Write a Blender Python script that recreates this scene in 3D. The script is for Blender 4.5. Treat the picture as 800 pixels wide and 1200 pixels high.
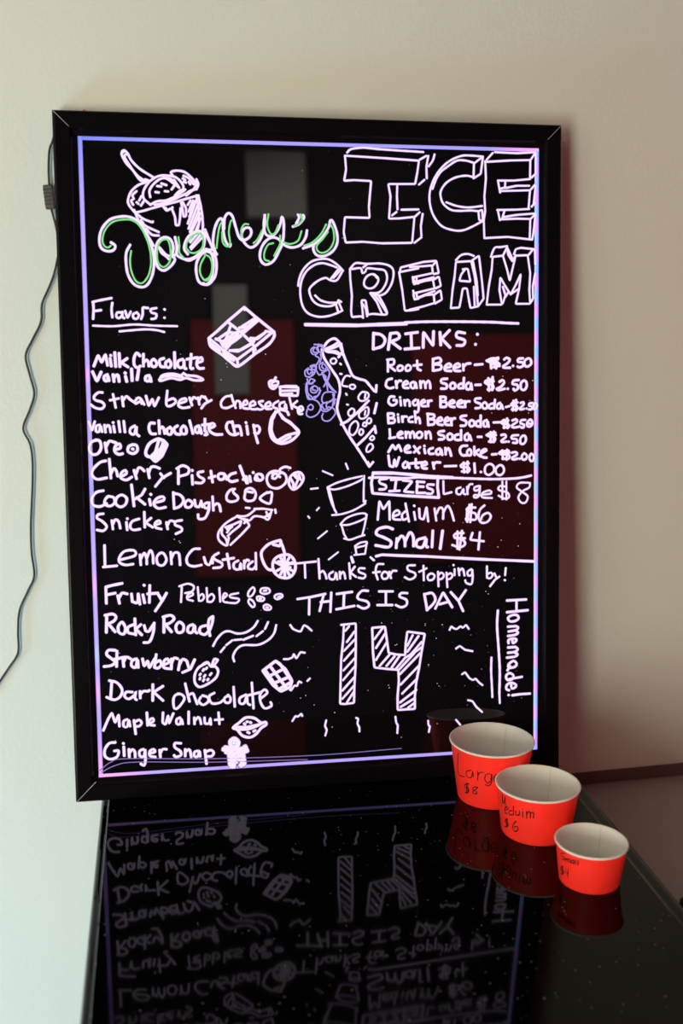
import bpy, bmesh, math, random
from mathutils import Vector, Matrix
random.seed(7)
for o in list(bpy.data.objects): bpy.data.objects.remove(o)
COL = bpy.context.scene.collection
SC = bpy.context.scene
# ------------------------------------------------------------------ camera
cam_d = bpy.data.cameras.new('camera'); cam = bpy.data.objects.new('camera', cam_d); COL.objects.link(cam)
R = Matrix(((0.98658737829053, -0.16289535957643644, 0.010509368499846083),
            (-0.024431919439698174, -0.2110172817341196, -0.9771769482133551),
            (0.16139524872279898, 0.9638136794191883, -0.21216683306233075)))   # rows: right, down, forward
m = Matrix((R[0], -R[1], -R[2])).transposed().to_4x4()
m.translation = (0.07883463, -1.24299975, 0.6171377)
cam.matrix_world = m
cam_d.sensor_fit = 'VERTICAL'; cam_d.sensor_height = 36; cam_d.lens = 36 * 1300 / 1200
cam_d.dof.use_dof = True; cam_d.dof.focus_distance = 1.34; cam_d.dof.aperture_fstop = 3.6
cam_d.clip_start = 0.02
SC.camera = cam
SC.view_settings.view_transform = 'Standard'; SC.view_settings.look = 'None'
SC.view_settings.gamma = 1; SC.view_settings.use_curve_mapping = False
SC.view_settings.exposure = 0.0
# ------------------------------------------------------------------ world
wd = bpy.data.worlds.new('world'); SC.world = wd; wd.use_nodes = True
bg = wd.node_tree.nodes['Background']; bg.inputs[0].default_value = (0.75, 0.88, 1, 1); bg.inputs[1].default_value = 1.2
# ------------------------------------------------------------------ lights
def area(name, loc, rot, sx, sy, power, colr, spread=180):
    l = bpy.data.lights.new(name, 'AREA'); l.shape = 'RECTANGLE'; l.size = sx; l.size_y = sy
    l.energy = power; l.color = colr; l.spread = math.radians(spread)
    o = bpy.data.objects.new(name, l); COL.objects.link(o); o.location = loc; o.rotation_euler = rot
    return o
LX0 = -1.55
FY = -2.6           # inner face of the front wall, behind the camera
# daylight entering through the glazed door behind and to the left of the camera
area('door_daylight', (-1.10, FY + 0.03, 0.18), (math.radians(90), 0, 0), 0.62, 1.15, 46, (1.06, 1.0, 0.80))
# cool fill added low on the left, from an unseen pane
area('low_cool_fill', (LX0 + 0.03, -0.72, -0.62), (math.radians(90), 0, math.radians(-90)), 0.6, 0.42, 21, (0.28, 0.80, 1.25))
# fill light added high over the door, from an unseen pane
area('high_fill_light', (-1.10, FY + 0.03, 1.33), (math.radians(80), 0, 0), 0.55, 0.34, 6, (1.0, 0.92, 0.60))
# weak fill added overhead, an unseen ceiling lamp behind the camera
area('ceiling_fill_light', (-1.05, -2.15, 1.70), (0, 0, 0), 0.4, 0.4, 2, (0.9, 1.0, 0.9))
def spot(name, loc, to, power, colr, ang):
    l = bpy.data.lights.new(name, 'SPOT'); l.energy = power; l.color = colr; l.spot_size = math.radians(ang); l.spot_blend = .6; l.shadow_soft_size = .025
    o = bpy.data.objects.new(name, l); COL.objects.link(o); o.location = loc
    o.rotation_euler = (Vector(to) - Vector(loc)).to_track_quat('-Z', 'Y').to_euler()
spot('panel_fill_spot', (0.75, -1.25, 1.62), (0.8, -2.6, 0.95), 62, (1.0, .95, .85), 75)  # added spot, brightens the panels that the board mirrors

# ------------------------------------------------------------------ helpers
def mat(name, col=(.8, .8, .8), rough=.5, ior=1.5, metal=0, coat=0, bump=0, bscale=200, var=0, vscale=20, sub=None):
    M_ = bpy.data.materials.new(name); M_.use_nodes = True; nt = M_.node_tree; b = nt.nodes['Principled BSDF']
    b.inputs['Base Color'].default_value = (*col, 1); b.inputs['Roughness'].default_value = rough
    b.inputs['IOR'].default_value = ior; b.inputs['Metallic'].default_value = metal
    b.inputs['Coat Weight'].default_value = coat
    tc = nt.nodes.new('ShaderNodeTexCoord')
    if var:
        n = nt.nodes.new('ShaderNodeTexNoise'); n.inputs['Scale'].default_value = vscale; n.inputs['Detail'].default_value = 5
        nt.links.new(tc.outputs['Object'], n.inputs['Vector'])
        mx = nt.nodes.new('ShaderNodeMix'); mx.data_type = 'RGBA'
        mx.inputs['A'].default_value = (*[c * (1 - var) for c in col], 1); mx.inputs['B'].default_value = (*[min(1, c * (1 + var)) for c in col], 1)
        nt.links.new(n.outputs['Fac'], mx.inputs['Factor']); nt.links.new(mx.outputs['Result'], b.inputs['Base Color'])
    if bump:
        n = nt.nodes.new('ShaderNodeTexNoise'); n.inputs['Scale'].default_value = bscale; n.inputs['Detail'].default_value = 3
        nt.links.new(tc.outputs['Object'], n.inputs['Vector'])
        bp = nt.nodes.new('ShaderNodeBump'); bp.inputs['Strength'].default_value = bump; bp.inputs['Distance'].default_value = .001
        nt.links.new(n.outputs['Fac'], bp.inputs['Height']); nt.links.new(bp.outputs['Normal'], b.inputs['Normal'])
    return M_

def emit_attr(name, strength=1.0, sampling=True, base=(.6, .6, .6)):
    """ink and light strip: emission taken from the colour stored on the mesh"""
    M_ = bpy.data.materials.new(name); M_.use_nodes = True; nt = M_.node_tree; b = nt.nodes['Principled BSDF']
    a = nt.nodes.new('ShaderNodeAttribute'); a.attribute_name = 'ink'
    nt.links.new(a.outputs['Color'], b.inputs['Emission Color']); b.inputs['Emission Strength'].default_value = strength
    b.inputs['Base Color'].default_value = (*base, 1); b.inputs['Roughness'].default_value = .4
    if not sampling:
        try: M_.cycles.emission_sampling = 'NONE'
        except Exception: pass
    return M_

def link(name, me, m_, parent=None, smooth=False):
    if smooth:
        for p in me.polygons: p.use_smooth = True
    if m_: me.materials.append(m_)
    o = bpy.data.objects.new(name, me); COL.objects.link(o)
    if parent: o.parent = parent
    return o
def obj(name, bm, m_, parent=None, smooth=False):
    bmesh.ops.recalc_face_normals(bm, faces=bm.faces)
    me = bpy.data.meshes.new(name); bm.to_mesh(me); bm.free(); return link(name, me, m_, parent, smooth)
def pyd(name, vs, fs, m_, parent=None, smooth=False, cols=None):
    me = bpy.data.meshes.new(name); me.from_pydata(vs, [], fs)
    if cols:
        a = me.color_attributes.new('ink', 'FLOAT_COLOR', 'POINT')
        flat = []
        for c in cols: flat += [c[0], c[1], c[2], 1]
        a.data.foreach_set('color', flat)
    return link(name, me, m_, parent, smooth)
def box(bm, x0, x1, y0, y1, z0, z1, bev=0, seg=2):
    vs = [bm.verts.new((x, y, z)) for x in (x0, x1) for y in (y0, y1) for z in (z0, z1)]
    fs = []
    for f in ((0, 1, 3, 2), (4, 6, 7, 5), (0, 4, 5, 1), (2, 3, 7, 6), (0, 2, 6, 4), (1, 5, 7, 3)):
        fs.append(bm.faces.new([vs[i] for i in f]))
    if bev:
        es = set(e for f in fs for e in f.edges)
        bmesh.ops.bevel(bm, geom=list(es), offset=bev, segments=seg, profile=.5, affect='EDGES')
    return bm
def boxo(name, x0, x1, y0, y1, z0, z1, m_, parent=None, bev=0):
    return obj(name, box(bmesh.new(), x0, x1, y0, y1, z0, z1, bev), m_, parent)
def lathe(prof, n=64, cx=0, cy=0, close=False):
    vs, fs = [], []
    for r, z in prof:
        for k in range(n):
            t = 2 * math.pi * k / n; vs.append((cx + r * math.cos(t), cy + r * math.sin(t), z))
    P = len(prof)
    for i in range(P if close else P - 1):
        j = (i + 1) % P
        for k in range(n):
            l = (k + 1) % n; fs.append((i * n + k, i * n + l, j * n + l, j * n + k))
    return vs, fs
def catmull(P, step):
    """resample a 2-D or 3-D polyline with a centripetal-ish Catmull-Rom curve"""
    P = [Vector(p) for p in P]
    if len(P) < 3: return P
    Q = [P[0] * 2 - P[1]] + P + [P[-1] * 2 - P[-2]]
    if (P[0] - P[-1]).length < 1e-6: Q[0] = P[-2].copy(); Q[-1] = P[1].copy()
    out = [P[0].copy()]
    for i in range(1, len(Q) - 2):
        a, b, c, d = Q[i - 1:i + 3]
        n = max(2, int((c - b).length / step))
        for k in range(1, n + 1):
            t = k / n
            out.append(.5 * ((2 * b) + (c - a) * t + (2 * a - 5 * b + 4 * c - d) * t * t + (3 * b - a - 3 * c + d) * t ** 3))
    return out
def tube(path, r, n=8, step=.004, cap=True):
    P = catmull(path, step); vs, fs = [], []
    up = Vector((0, 1, 0))
    for i, p in enumerate(P):
        d = (P[min(i + 1, len(P) - 1)] - P[max(i - 1, 0)]).normalized()
        s = d.cross(up)
        if s.length < 1e-3: s = d.cross(Vector((1, 0, 0)))
        s.normalize(); u = s.cross(d)
        for k in range(n):
            t = 2 * math.pi * k / n; vs.append(p + (s * math.cos(t) + u * math.sin(t)) * r)
    for i in range(len(P) - 1):
        for k in range(n):
            l = (k + 1) % n; fs.append((i * n + k, i * n + l, (i + 1) * n + l, (i + 1) * n + k))
    if cap: fs.append(tuple(range(n))[::-1]); fs.append(tuple((len(P) - 1) * n + k for k in range(n)))
    return vs, fs
def ribbon(P2, width, core, edge, vs, fs, cs, lift, jit=0, seg=None):
    """a domed stroke of ink along 2-D points; lift(u, v, h) puts a stroke point on its surface, h above it"""
    N = len(P2)
    if N < 2: return
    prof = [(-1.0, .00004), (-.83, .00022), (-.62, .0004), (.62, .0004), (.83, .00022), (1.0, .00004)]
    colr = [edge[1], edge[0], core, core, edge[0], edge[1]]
    rows = []
    hw = width / 2
    d0 = (P2[1] - P2[0]).normalized(); d1 = (P2[-1] - P2[-2]).normalized()
    for a in (85, 60, 30): rows.append((P2[0] - d0 * hw * math.sin(math.radians(a)), d0, hw * math.cos(math.radians(a)), a))
    ph = random.random() * 6
    for i, p in enumerate(P2):
        d = (P2[min(i + 1, N - 1)] - P2[max(i - 1, 0)])
        if d.length < 1e-9: d = d0
        rows.append((p, d.normalized(), hw * (1 + jit * math.sin(ph + i * .9)), 0))
    for a in (30, 60, 85): rows.append((P2[-1] + d1 * hw * math.sin(math.radians(a)), d1, hw * math.cos(math.radians(a)), a))
    b0 = len(vs)
    for p, d, w_, a in rows:
        n = Vector((-d.y, d.x)); f = math.cos(math.radians(a))
        for (q, h), c in zip(prof, colr):
            vs.append(lift(p.x + n.x * q * w_, p.y + n.y * q * w_, .00004 + (h - .00004) * f))
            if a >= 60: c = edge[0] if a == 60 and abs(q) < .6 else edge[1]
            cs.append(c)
    for i in range(len(rows) - 1):
        for k in range(5):
            j = b0 + i * 6 + k; fs.append((j, j + 6, j + 7, j + 1))
def tag(o, label=None, cat=None, group=None, kind=None):
    if label: o['label'] = label
    if cat: o['category'] = cat
    if group: o['group'] = group
    if kind: o['kind'] = kind
    return o
def empty(name, loc, label, cat, group=None):
    o = bpy.data.objects.new(name, None); COL.objects.link(o); o.location = loc; o.empty_display_size = .05
    return tag(o, label, cat, group)

# ------------------------------------------------------------------ materials
wall_m = mat('cream_wall_paint', (.76, .79, .73), .75, bump=.25, bscale=220, var=.015, vscale=3)
strip_m = mat('brown_wall_strip', (.115, .085, .072), .6, var=.1)
floor_m = mat('floor_tiles', (.16, .09, .07), .4, var=.1, vscale=3)
ceil_m = mat('ceiling_paint', (.14, .11, .10), .9, bump=.2, bscale=60)
dark_wall_m = mat('charcoal_wall', (.045, .03, .045), .8, var=.1, vscale=4)
red_m = mat('deep_red_paint', (.62, .035, .05), .6, var=.06, vscale=3)
grey_m = mat('pale_grey_panel', (.84, .86, .80), .6, var=.05)
frame_m = mat('black_frame_lacquer', (.004, .003, .004), .17, ior=1.22, bump=.04, bscale=300)
back_m = mat('black_backing_board', (.02, .02, .02), .7)
plastic_m = mat('black_cable_plastic', (.018, .016, .018), .38, bump=.1, bscale=500)
side_m = mat('taupe_laminate', (.35, .325, .31), .55, bump=.1, bscale=120, var=.06, vscale=8)
cab_m = mat('dark_cabinet_board', (.03, .026, .026), .5, var=.15)
brass_m = mat('tarnished_brass', (.35, .26, .15), .35, metal=1, var=.2, vscale=200)
redsw_m = mat('red_switch_plastic', (.7, .04, .03), .35, var=.05)
foot_m = mat('clear_rubber_foot', (.65, .65, .6), .3, var=.05)
cupred_m = mat('red_paper_cup', (1.75, .042, .026), .48, bump=.05, bscale=150, var=.02, vscale=40)
cupwhite_m = mat('white_cup_paper', (.96, .95, .89), .5, bump=.04, bscale=200, var=.015, vscale=30)
seam_m = mat('cup_seam_paper', (.86, .85, .78), .5, var=.02)
pen_m = mat('black_pen_ink', (.03, .006, .006), .5, var=.1)
lampframe_m = mat('fill_lamp_metal', (.8, .8, .78), .4, var=.02)
door_m = mat('white_door_frame', (.78, .78, .75), .45, var=.03)
scratch_m = mat('edge_scratch', (.5, .5, .52), .5, var=.2)

def speckled(name, base, rough, ior, amt, scale, colr, smudge):
    M_ = mat(name, base, rough, ior); nt = M_.node_tree; b = nt.nodes['Principled BSDF']
    tc = nt.nodes.new('ShaderNodeTexCoord'); v = nt.nodes.new('ShaderNodeTexVoronoi'); v.inputs['Scale'].default_value = scale
    nt.links.new(tc.outputs['Object'], v.inputs['Vector'])
    r = nt.nodes.new('ShaderNodeValToRGB'); r.color_ramp.elements[0].position = 0; r.color_ramp.elements[0].color = (1, 1, 1, 1)
    r.color_ramp.elements[1].position = .16; r.color_ramp.elements[1].color = (0, 0, 0, 1)
    nt.links.new(v.outputs['Distance'], r.inputs['Fac'])
    sep = nt.nodes.new('ShaderNodeSeparateColor'); nt.links.new(v.outputs['Color'], sep.inputs['Color'])
    gt = nt.nodes.new('ShaderNodeMath'); gt.operation = 'GREATER_THAN'; gt.inputs[1].default_value = amt
    nt.links.new(sep.outputs['Red'], gt.inputs[0])
    mu = nt.nodes.new('ShaderNodeMath'); mu.operation = 'MULTIPLY'
    nt.links.new(gt.outputs[0], mu.inputs[0]); nt.links.new(r.outputs['Color'], mu.inputs[1])
    mx = nt.nodes.new('ShaderNodeMix'); mx.data_type = 'RGBA'; mx.inputs['A'].default_value = (*base, 1); mx.inputs['B'].default_value = (*colr, 1)
    nt.links.new(mu.outputs[0], mx.inputs['Factor']); nt.links.new(mx.outputs['Result'], b.inputs['Base Color'])
    n = nt.nodes.new('ShaderNodeTexNoise'); n.inputs['Scale'].default_value = 9; n.inputs['Detail'].default_value = 6
    nt.links.new(tc.outputs['Object'], n.inputs['Vector'])
    mr = nt.nodes.new('ShaderNodeMapRange'); mr.inputs['From Min'].default_value = .35; mr.inputs['From Max'].default_value = .75
    mr.inputs['To Min'].default_value = rough; mr.inputs['To Max'].default_value = smudge
    nt.links.new(n.outputs['Fac'], mr.inputs['Value']); nt.links.new(mr.outputs['Result'], b.inputs['Roughness'])
    return M_
granite_m = speckled('polished_black_granite', (.0015, .0012, .0012), .035, 1.205, .78, 170, (.42, .42, .40), .06)
acryl_m = speckled('glossy_black_acrylic', (.0035, .003, .004), .015, 1.62, .985, 260, (.25, .22, .3), .03)

# ------------------------------------------------------------------ the room
FZ, CZ = -.92, 1.75
def wy(x): return .118 + .061 * (x + .03)           # the wall behind the board runs slightly askew
LX, RX = -1.55, 1.75
bm = bmesh.new()
vs = [bm.verts.new(p) for p in ((LX, wy(LX), FZ), (RX, wy(RX), FZ), (RX, wy(RX), CZ), (LX, wy(LX), CZ),
                                (LX, wy(LX) + .1, FZ), (RX, wy(RX) + .1, FZ), (RX, wy(RX) + .1, CZ), (LX, wy(LX) + .1, CZ))]
for f in ((0, 1, 2, 3), (5, 4, 7, 6), (4, 0, 3, 7), (1, 5, 6, 2), (3, 2, 6, 7), (4, 5, 1, 0)): bm.faces.new([vs[i] for i in f])
tag(obj('wall_back', bm, wall_m), kind='structure')
tag(boxo('floor', LX - .1, RX + .1, FY - .1, .4, FZ - .1, FZ, floor_m), kind='structure')
tag(boxo('ceiling', LX - .1, RX + .1, FY - .1, .4, CZ, CZ + .1, ceil_m), kind='structure')
bm = bmesh.new()
box(bm, LX - .1, LX, FY - .1, -1.06, FZ, CZ); box(bm, LX - .1, LX, -.38, .4, FZ, CZ); box(bm, LX - .1, LX, -1.06, -.38, -.18, CZ); box(bm, LX - .1, LX, -1.06, -.38, FZ, -.86)
tag(obj('wall_left', bm, wall_m), kind='structure')
tag(boxo('wall_right', RX, RX + .1, FY - .1, .4, FZ, CZ, red_m), kind='structure')
# front wall with an opening for the glazed door
DX0, DX1, DZ1 = -1.46, -.74, 1.10
bm = bmesh.new()
box(bm, LX, DX0, FY - .1, FY, FZ, CZ); box(bm, DX1, RX, FY - .1, FY, FZ, CZ); box(bm, DX0, DX1, FY - .1, FY, DZ1, 1.14); box(bm, DX0, DX1, FY - .1, FY, 1.52, CZ)
tag(obj('wall_front', bm, dark_wall_m), kind='structure')
dr = bpy.data.objects.new('door_1', None); COL.objects.link(dr); dr.location = ((DX0 + DX1) / 2, FY - .05, FZ); tag(dr, kind='structure')
def rel(o, parent): o.parent = parent; o.location = -parent.location; return o
glass_m = bpy.data.materials.new('door_glass'); glass_m.use_nodes = True
_b = glass_m.node_tree.nodes['Principled BSDF']; _b.inputs['Transmission Weight'].default_value = 1; _b.inputs['Roughness'].default_value = 0; _b.inputs['IOR'].default_value = 1.45
for nm, a in (('door_stile', (DX0, DX0 + .05, FZ, DZ1)), ('door_stile', (DX1 - .05, DX1, FZ, DZ1)),
              ('door_rail', (DX0 + .05, DX1 - .05, FZ, FZ + .08)), ('door_rail', (DX0 + .05, DX1 - .05, DZ1 - .16, DZ1))):
    rel(boxo(nm, a[0], a[1], FY - .07, FY - .03, a[2], a[3], door_m, bev=.003), dr)
rel(boxo('door_glass', DX0 + .05, DX1 - .05, FY - .054, FY - .046, FZ + .08, DZ1 - .16, glass_m), dr)
wn = bpy.data.objects.new('fill_window_1', None); COL.objects.link(wn); wn.location = ((DX0 + DX1) / 2, FY - .05, 1.14); tag(wn, kind='structure')  # unseen, added to house the high fill light
for nm, a in (('fill_window_frame', (DX0, DX0 + .03, 1.14, 1.52)), ('fill_window_frame', (DX1 - .03, DX1, 1.14, 1.52)), ('fill_window_frame', (DX0 + .03, DX1 - .03, 1.14, 1.17)), ('fill_window_frame', (DX0 + .03, DX1 - .03, 1.49, 1.52))):
    rel(boxo(nm, a[0], a[1], FY - .07, FY - .03, a[2], a[3], door_m, bev=.002), wn)
rel(boxo('fill_window_pane', DX0 + .03, DX1 - .03, FY - .052, FY - .048, 1.17, 1.49, glass_m), wn)
wn = bpy.data.objects.new('fill_window_2', None); COL.objects.link(wn); wn.location = (LX - .05, -.72, -.86); tag(wn, kind='structure')  # unseen, added to house the cool low fill
for a in ((-1.06, -1.03, -.86, -.18), (-.41, -.38, -.86, -.18), (-1.03, -.41, -.86, -.83), (-1.03, -.41, -.21, -.18)):
    rel(boxo('fill_window_frame', LX - .07, LX - .03, a[0], a[1], a[2], a[3], door_m, bev=.002), wn)
rel(boxo('fill_window_pane', LX - .052, LX - .048, -1.03, -.41, -.83, -.21, glass_m), wn)
# brown strip where the wall meets the side desk
bm = bmesh.new()
x0, x1, zt, zb = .56, RX, -.084, -.102
P = [(x0, wy(x0)), (x1, wy(x1)), (x1, wy(x1) - .004), (x0, wy(x0) - .004)]
lo = [bm.verts.new((x, y, zb)) for x, y in P]; hi = [bm.verts.new((x, y, zt)) for x, y in P]
bm.faces.new(lo); bm.faces.new(hi)
for i in range(4): bm.faces.new((lo[i], lo[(i + 1) % 4], hi[(i + 1) % 4], hi[i]))
tag(obj('base_strip_1', bm, strip_m), kind='structure')

# things on and before the front wall, seen dimly mirrored in the black board
def wallpanel(name, x0, x1, z0, z1, m_, label, cat, dep=.03):
    t = empty(name, ((x0 + x1) / 2, FY, z0), label, cat)
    p = boxo('face_panel', x0 - t.location.x, x1 - t.location.x, 0.001, dep, 0, z1 - z0, m_, t, bev=.004)
    return t
wallpanel('wall_cupboard', .41, .625, 1.50, 1.80 - .06, grey_m, 'pale grey cupboard high on the wall behind the camera, mirrored in the board', 'cupboard', .04)
wallpanel('notice_panel', .28, .40, .86, 1.25, grey_m, 'narrow pale grey notice panel mirrored above the chocolate drawing', 'panel', .055)
wallpanel('red_partition', .20, .565, .22, 1.13, red_m, 'red painted partition mirrored in the middle left of the board', 'partition', .03)
wallpanel('red_screen', 1.0, 1.55, .25, 1.08, red_m, 'wide red screen panel mirrored behind the drinks list', 'screen', .03)
lamp = empty('fill_ceiling_lamp', (-1.05, -2.15, CZ), 'square white ceiling lamp, unseen, added as fill behind the camera', 'lamp')
ts = empty('fill_spotlight', (.75, -1.25, CZ), 'small black ceiling spotlight, unseen, added to brighten the front wall panels', 'spotlight')
vs, fs = lathe([(.0001, .06), (.022, .055), (.030, .03), (.034, -.03), (.031, -.03), (.026, .03)], 24)
o = pyd('fill_spot_can', vs, fs, plastic_m, ts, True); o.location = (0, 0, -.09); o.rotation_euler = (math.radians(-60), 0, 0)
rel(boxo('mounting_arm', .742, .758, -1.258, -1.242, CZ - .08, CZ - .001, plastic_m), ts)
rel(boxo('fill_lamp_housing', -1.27, -.83, -2.37, -1.93, CZ - .04, CZ - .001, lampframe_m, bev=.004), lamp)

# ------------------------------------------------------------------ black granite counter
cw, cy0, cy1 = .5945, -.62, .023
counter = empty('stone_counter', (cw / 2, -.3, FZ), 'polished black speckled granite counter under the leaning board', 'counter')
def outline(ins):
    """plan outline of the slab, inset by ins, with a rounded back right corner"""
    L_, B_ = ins * .42, ins * .15          # the left and back edges carry a tighter profile
    pts = [(L_, cy0 + ins), (cw - ins, cy0 + ins)]
    for k in range(9):
        t = math.radians(90 * k / 8); pts.append((cw - .048 + (.048 - ins) * math.cos(t), cy1 - .048 + (.048 - B_) * math.sin(t)))
    pts += [(L_, cy1 - B_)]
    return pts
rows = []
# polished top, a fine step, then a rounded nose down to the underside
for ins, z in ((.0270, 0), (.0266, -.0003), (.0235, -.0022), (.0225, -.0032), (.0205, -.0038), (.0150, -.0040), (.0110, -.0044), (.0075, -.0056), (.0045, -.0078), (.0020, -.0115), (.0005, -.016), (0, -.020), (0, -.027), (.001, -.030)):
    rows.append([(x, y, z) for x, y in outline(ins)])
vs = [p for r_ in rows for p in r_]; n = len(rows[0]); fs = [tuple(range(n))]
for i in range(len(rows) - 1):
    for k in range(n): fs.append((i * n + k, (i + 1) * n + k, (i + 1) * n + (k + 1) % n, i * n + (k + 1) % n))
fs.append(tuple((len(rows) - 1) * n + k for k in range(n))[::-1])
o_ = pyd('granite_slab', vs, fs, granite_m); bm = bmesh.new(); bm.from_mesh(o_.data); bmesh.ops.recalc_face_normals(bm, faces=bm.faces); bm.to_mesh(o_.data); bm.free(); rel(o_, counter)
rel(boxo('cabinet_body', .03, cw - .03, cy0 + .04, cy1 - .03, FZ + .08, -.0302, cab_m, bev=.002), counter)
rel(boxo('plinth', .06, cw - .06, cy0 + .08, cy1 - .06, FZ, FZ + .08, cab_m), counter)
for k in range(2):
    xa = .035 + k * (cw - .07) / 2
    d_ = rel(boxo('cabinet_door', xa + .002, xa + (cw - .07) / 2 - .002, cy0 + .022, cy0 + .040, FZ + .085, -.036, cab_m, bev=.002), counter)

# lower taupe surface to the right of the counter
desk = empty('side_desk', (1.2, -.3, FZ), 'taupe laminate desk top against the wall, lower than the black counter', 'desk')
bm = bmesh.new()
P = [(.60, -.75), (1.74, -.75), (1.74, wy(1.74) - .0045), (.60, wy(.60) - .0045)]
P2 = P[:3] + [(.535, wy(.535) - .0045), (.535, .03), (.60, .03)]
lo = [bm.verts.new((x, y, -.130)) for x, y in P2]; hi = [bm.verts.new((x, y, -.102)) for x, y in P2]
bm.faces.new(lo); bm.faces.new(hi)
for i in range(6): bm.faces.new((lo[i], lo[(i + 1) % 6], hi[(i + 1) % 6], hi[i]))
rel(obj('desk_top', bm, side_m), desk)
for k, xa in enumerate((.66, 1.70)):
    rel(boxo('side_panel', xa, xa + .02, -.70, .11, FZ, -.1302, side_m), desk)
rel(boxo('back_panel', .68, 1.70, .07, .085, FZ + .2, -.1302, side_m), desk)

# small dark pouch at the right edge of the frame
bm = bmesh.new(); bmesh.ops.create_uvsphere(bm, u_segments=20, v_segments=12, radius=1)
for v in bm.verts:
    s = 1 + .16 * math.sin(v.co.x * 7 + 1) * math.cos(v.co.y * 6) + .1 * math.sin(v.co.z * 9)
    v.co = Vector((v.co.x * .055 * s, v.co.y * .045 * s, max(-.98, v.co.z * s) * .016 + .0158))
pch = obj('dark_pouch', bm, plastic_m, None, True); pch.location = (0.7088, -0.1883, -.102)
tag(pch, 'small soft black pouch on the taupe desk, cut off by the right edge', 'pouch')

# ------------------------------------------------------------------ the light-up writing board
BW, BH = .54, .7382
board = empty('light_up_menu_board', (0, 0, 0), 'tall black edge-lit menu board with handwritten ice cream list, leaning on the wall', 'menu board')
BX = Vector((0.99999625, 0., 0.00273809)); BZ = Vector((-3.48993969e-04, -9.91843863e-01, 1.27458345e-01)); BY = BZ.cross(BX)
bmx = Matrix((BX, BY, BZ)).transposed().to_4x4(); bmx.translation = (0.00000, -0.00000, 0.02999)
board.matrix_world = bmx
F = .0268
# four mitred rails: profile is (inset from the outer edge, height over the ink plane)
prof = [(0, -.020), (0, .0040), (.0012, .0056), (.0030, .0060), (.0110, .0060), (.0180, .0060), (.0188, .0057), (.0196, .0048), (.0202, .0038), (.0212, .0024), (.0258, .0014), (F, .0006), (F, -.020)]
X0, X1, Y0, Y1 = -F, BW + F, -F, BH + F
def rail(side):
    vs = []
    for t, z in prof:
        e = .00022   # hairline gap at the mitre
        if side == 'top': a, b = (X0 + t + e, Y1 - t), (X1 - t - e, Y1 - t)
        if side == 'bottom': a, b = (X0 + t + e, Y0 + t), (X1 - t - e, Y0 + t)
        if side == 'left': a, b = (X0 + t, Y0 + t + e), (X0 + t, Y1 - t - e)
        if side == 'right': a, b = (X1 - t, Y0 + t + e), (X1 - t, Y1 - t - e)
        vs += [(a[0], a[1], z), (b[0], b[1], z)]
    n = len(prof); fs = []
    for i in range(n): j = (i + 1) % n; fs.append((2 * i, 2 * i + 1, 2 * j + 1, 2 * j))
    fs.append(tuple(2 * i for i in range(n))); fs.append(tuple(2 * i + 1 for i in range(n)))
    bm = bmesh.new(); V = [bm.verts.new(v) for v in vs]
    for f in fs: bm.faces.new([V[i] for i in f])
    return obj('frame_rail', bm, frame_m, board)
for s_ in ('top', 'bottom', 'left', 'right'): rail(s_)
boxo('acrylic_panel', -.002, BW + .002, -.002, BH + .002, -.005, 0, acryl_m, board)
boxo('backing_board', -F + .001, BW + F - .001, -F + .003, BH + F - .001, -.0195, -.0052, back_m, board)
# thin bright mitre scratches at the corners
for (ax, ay, bx, by) in ((X0 + .001, Y1 - .001, X0 + .018, Y1 - .018), (X1 - .001, Y1 - .001, X1 - .018, Y1 - .018), (X0 + .001, Y0 + .001, X0 + .024, Y0 + .024)):
    a, b = Vector((ax, ay, .0062)), Vector((bx, by, .0066)); d = (b - a).normalized(); nn = Vector((-d.y, d.x, 0)) * .00022
    pyd('mitre_line', [a - nn, a + nn, b + nn, b - nn, a - nn + Vector((0, 0, .0002)), a + nn + Vector((0, 0, .0002)), b + nn + Vector((0, 0, .0002)), b - nn + Vector((0, 0, .0002))],
        [(0, 1, 2, 3), (7, 6, 5, 4), (0, 4, 5, 1), (1, 5, 6, 2), (2, 6, 7, 3), (3, 7, 4, 0)], scratch_m, board)

# edge light strips: coloured light running round the acrylic
led_m = emit_attr('edge_light', 1.35, True, (.1, .1, .1))
VIO = (.34, .25, .90); BLU = (.10, .16, .95); PNK = (.95, .30, .85); CYA = (.30, .55, 1.0); LAV = (.42, .33, .95)
def mixc(a, b, t): return tuple(a[i] * (1 - t) + b[i] * t for i in range(3))
def strip(p0, p1, inward, colf, wd_):
    """a strip from p0 to p1, five verts across, colour from colf(distance along, across)"""
    n = 160; vs, fs, cs = [], [], []
    p0, p1, inward = Vector(p0), Vector(p1), Vector(inward); L_ = (p1 - p0).length
    for i in range(n + 1):
        for k in range(5):
            q = k / 4; p = p0.lerp(p1, i / n) + inward * (q * wd_)
            vs.append((p.x, p.y, .00002 + .00006 * math.sin(math.pi * q))); cs.append(colf(i / n * L_, q, L_))
    for i in range(n):
        for k in range(4): a = i * 5 + k; fs.append((a, a + 5, a + 6, a + 1))
    o = pyd('edge_light_strip', vs, fs, led_m, board, True, cs)
    return o
def dim(c, q, a=.55): return tuple(v * (1 - a * abs(2 * q - 1) ** 2) for v in c)
def c_left(s, q, L_):
    t = s / L_                                   # from the top down
    c = mixc(BLU, VIO, min(1, t / .10)) if t < .10 else VIO
    for c0, w_, k_ in ((.36, .012, PNK), (.55, .03, BLU), (.69, .02, PNK), (.80, .015, CYA), (.86, .02, PNK), (.98, .03, PNK)):
        c = mixc(c, k_, .6 * math.exp(-((t - c0) / w_) ** 2))
    return dim(mixc(c, LAV, .35 * q), q, .5)
def c_top(s, q, L_):
    t = s / L_; c = mixc(BLU, (.28, .25, .90), min(1, t / .25)); c = mixc(c, PNK, max(0, (t - .88) / .12)); return dim(c, q, .35)
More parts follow.
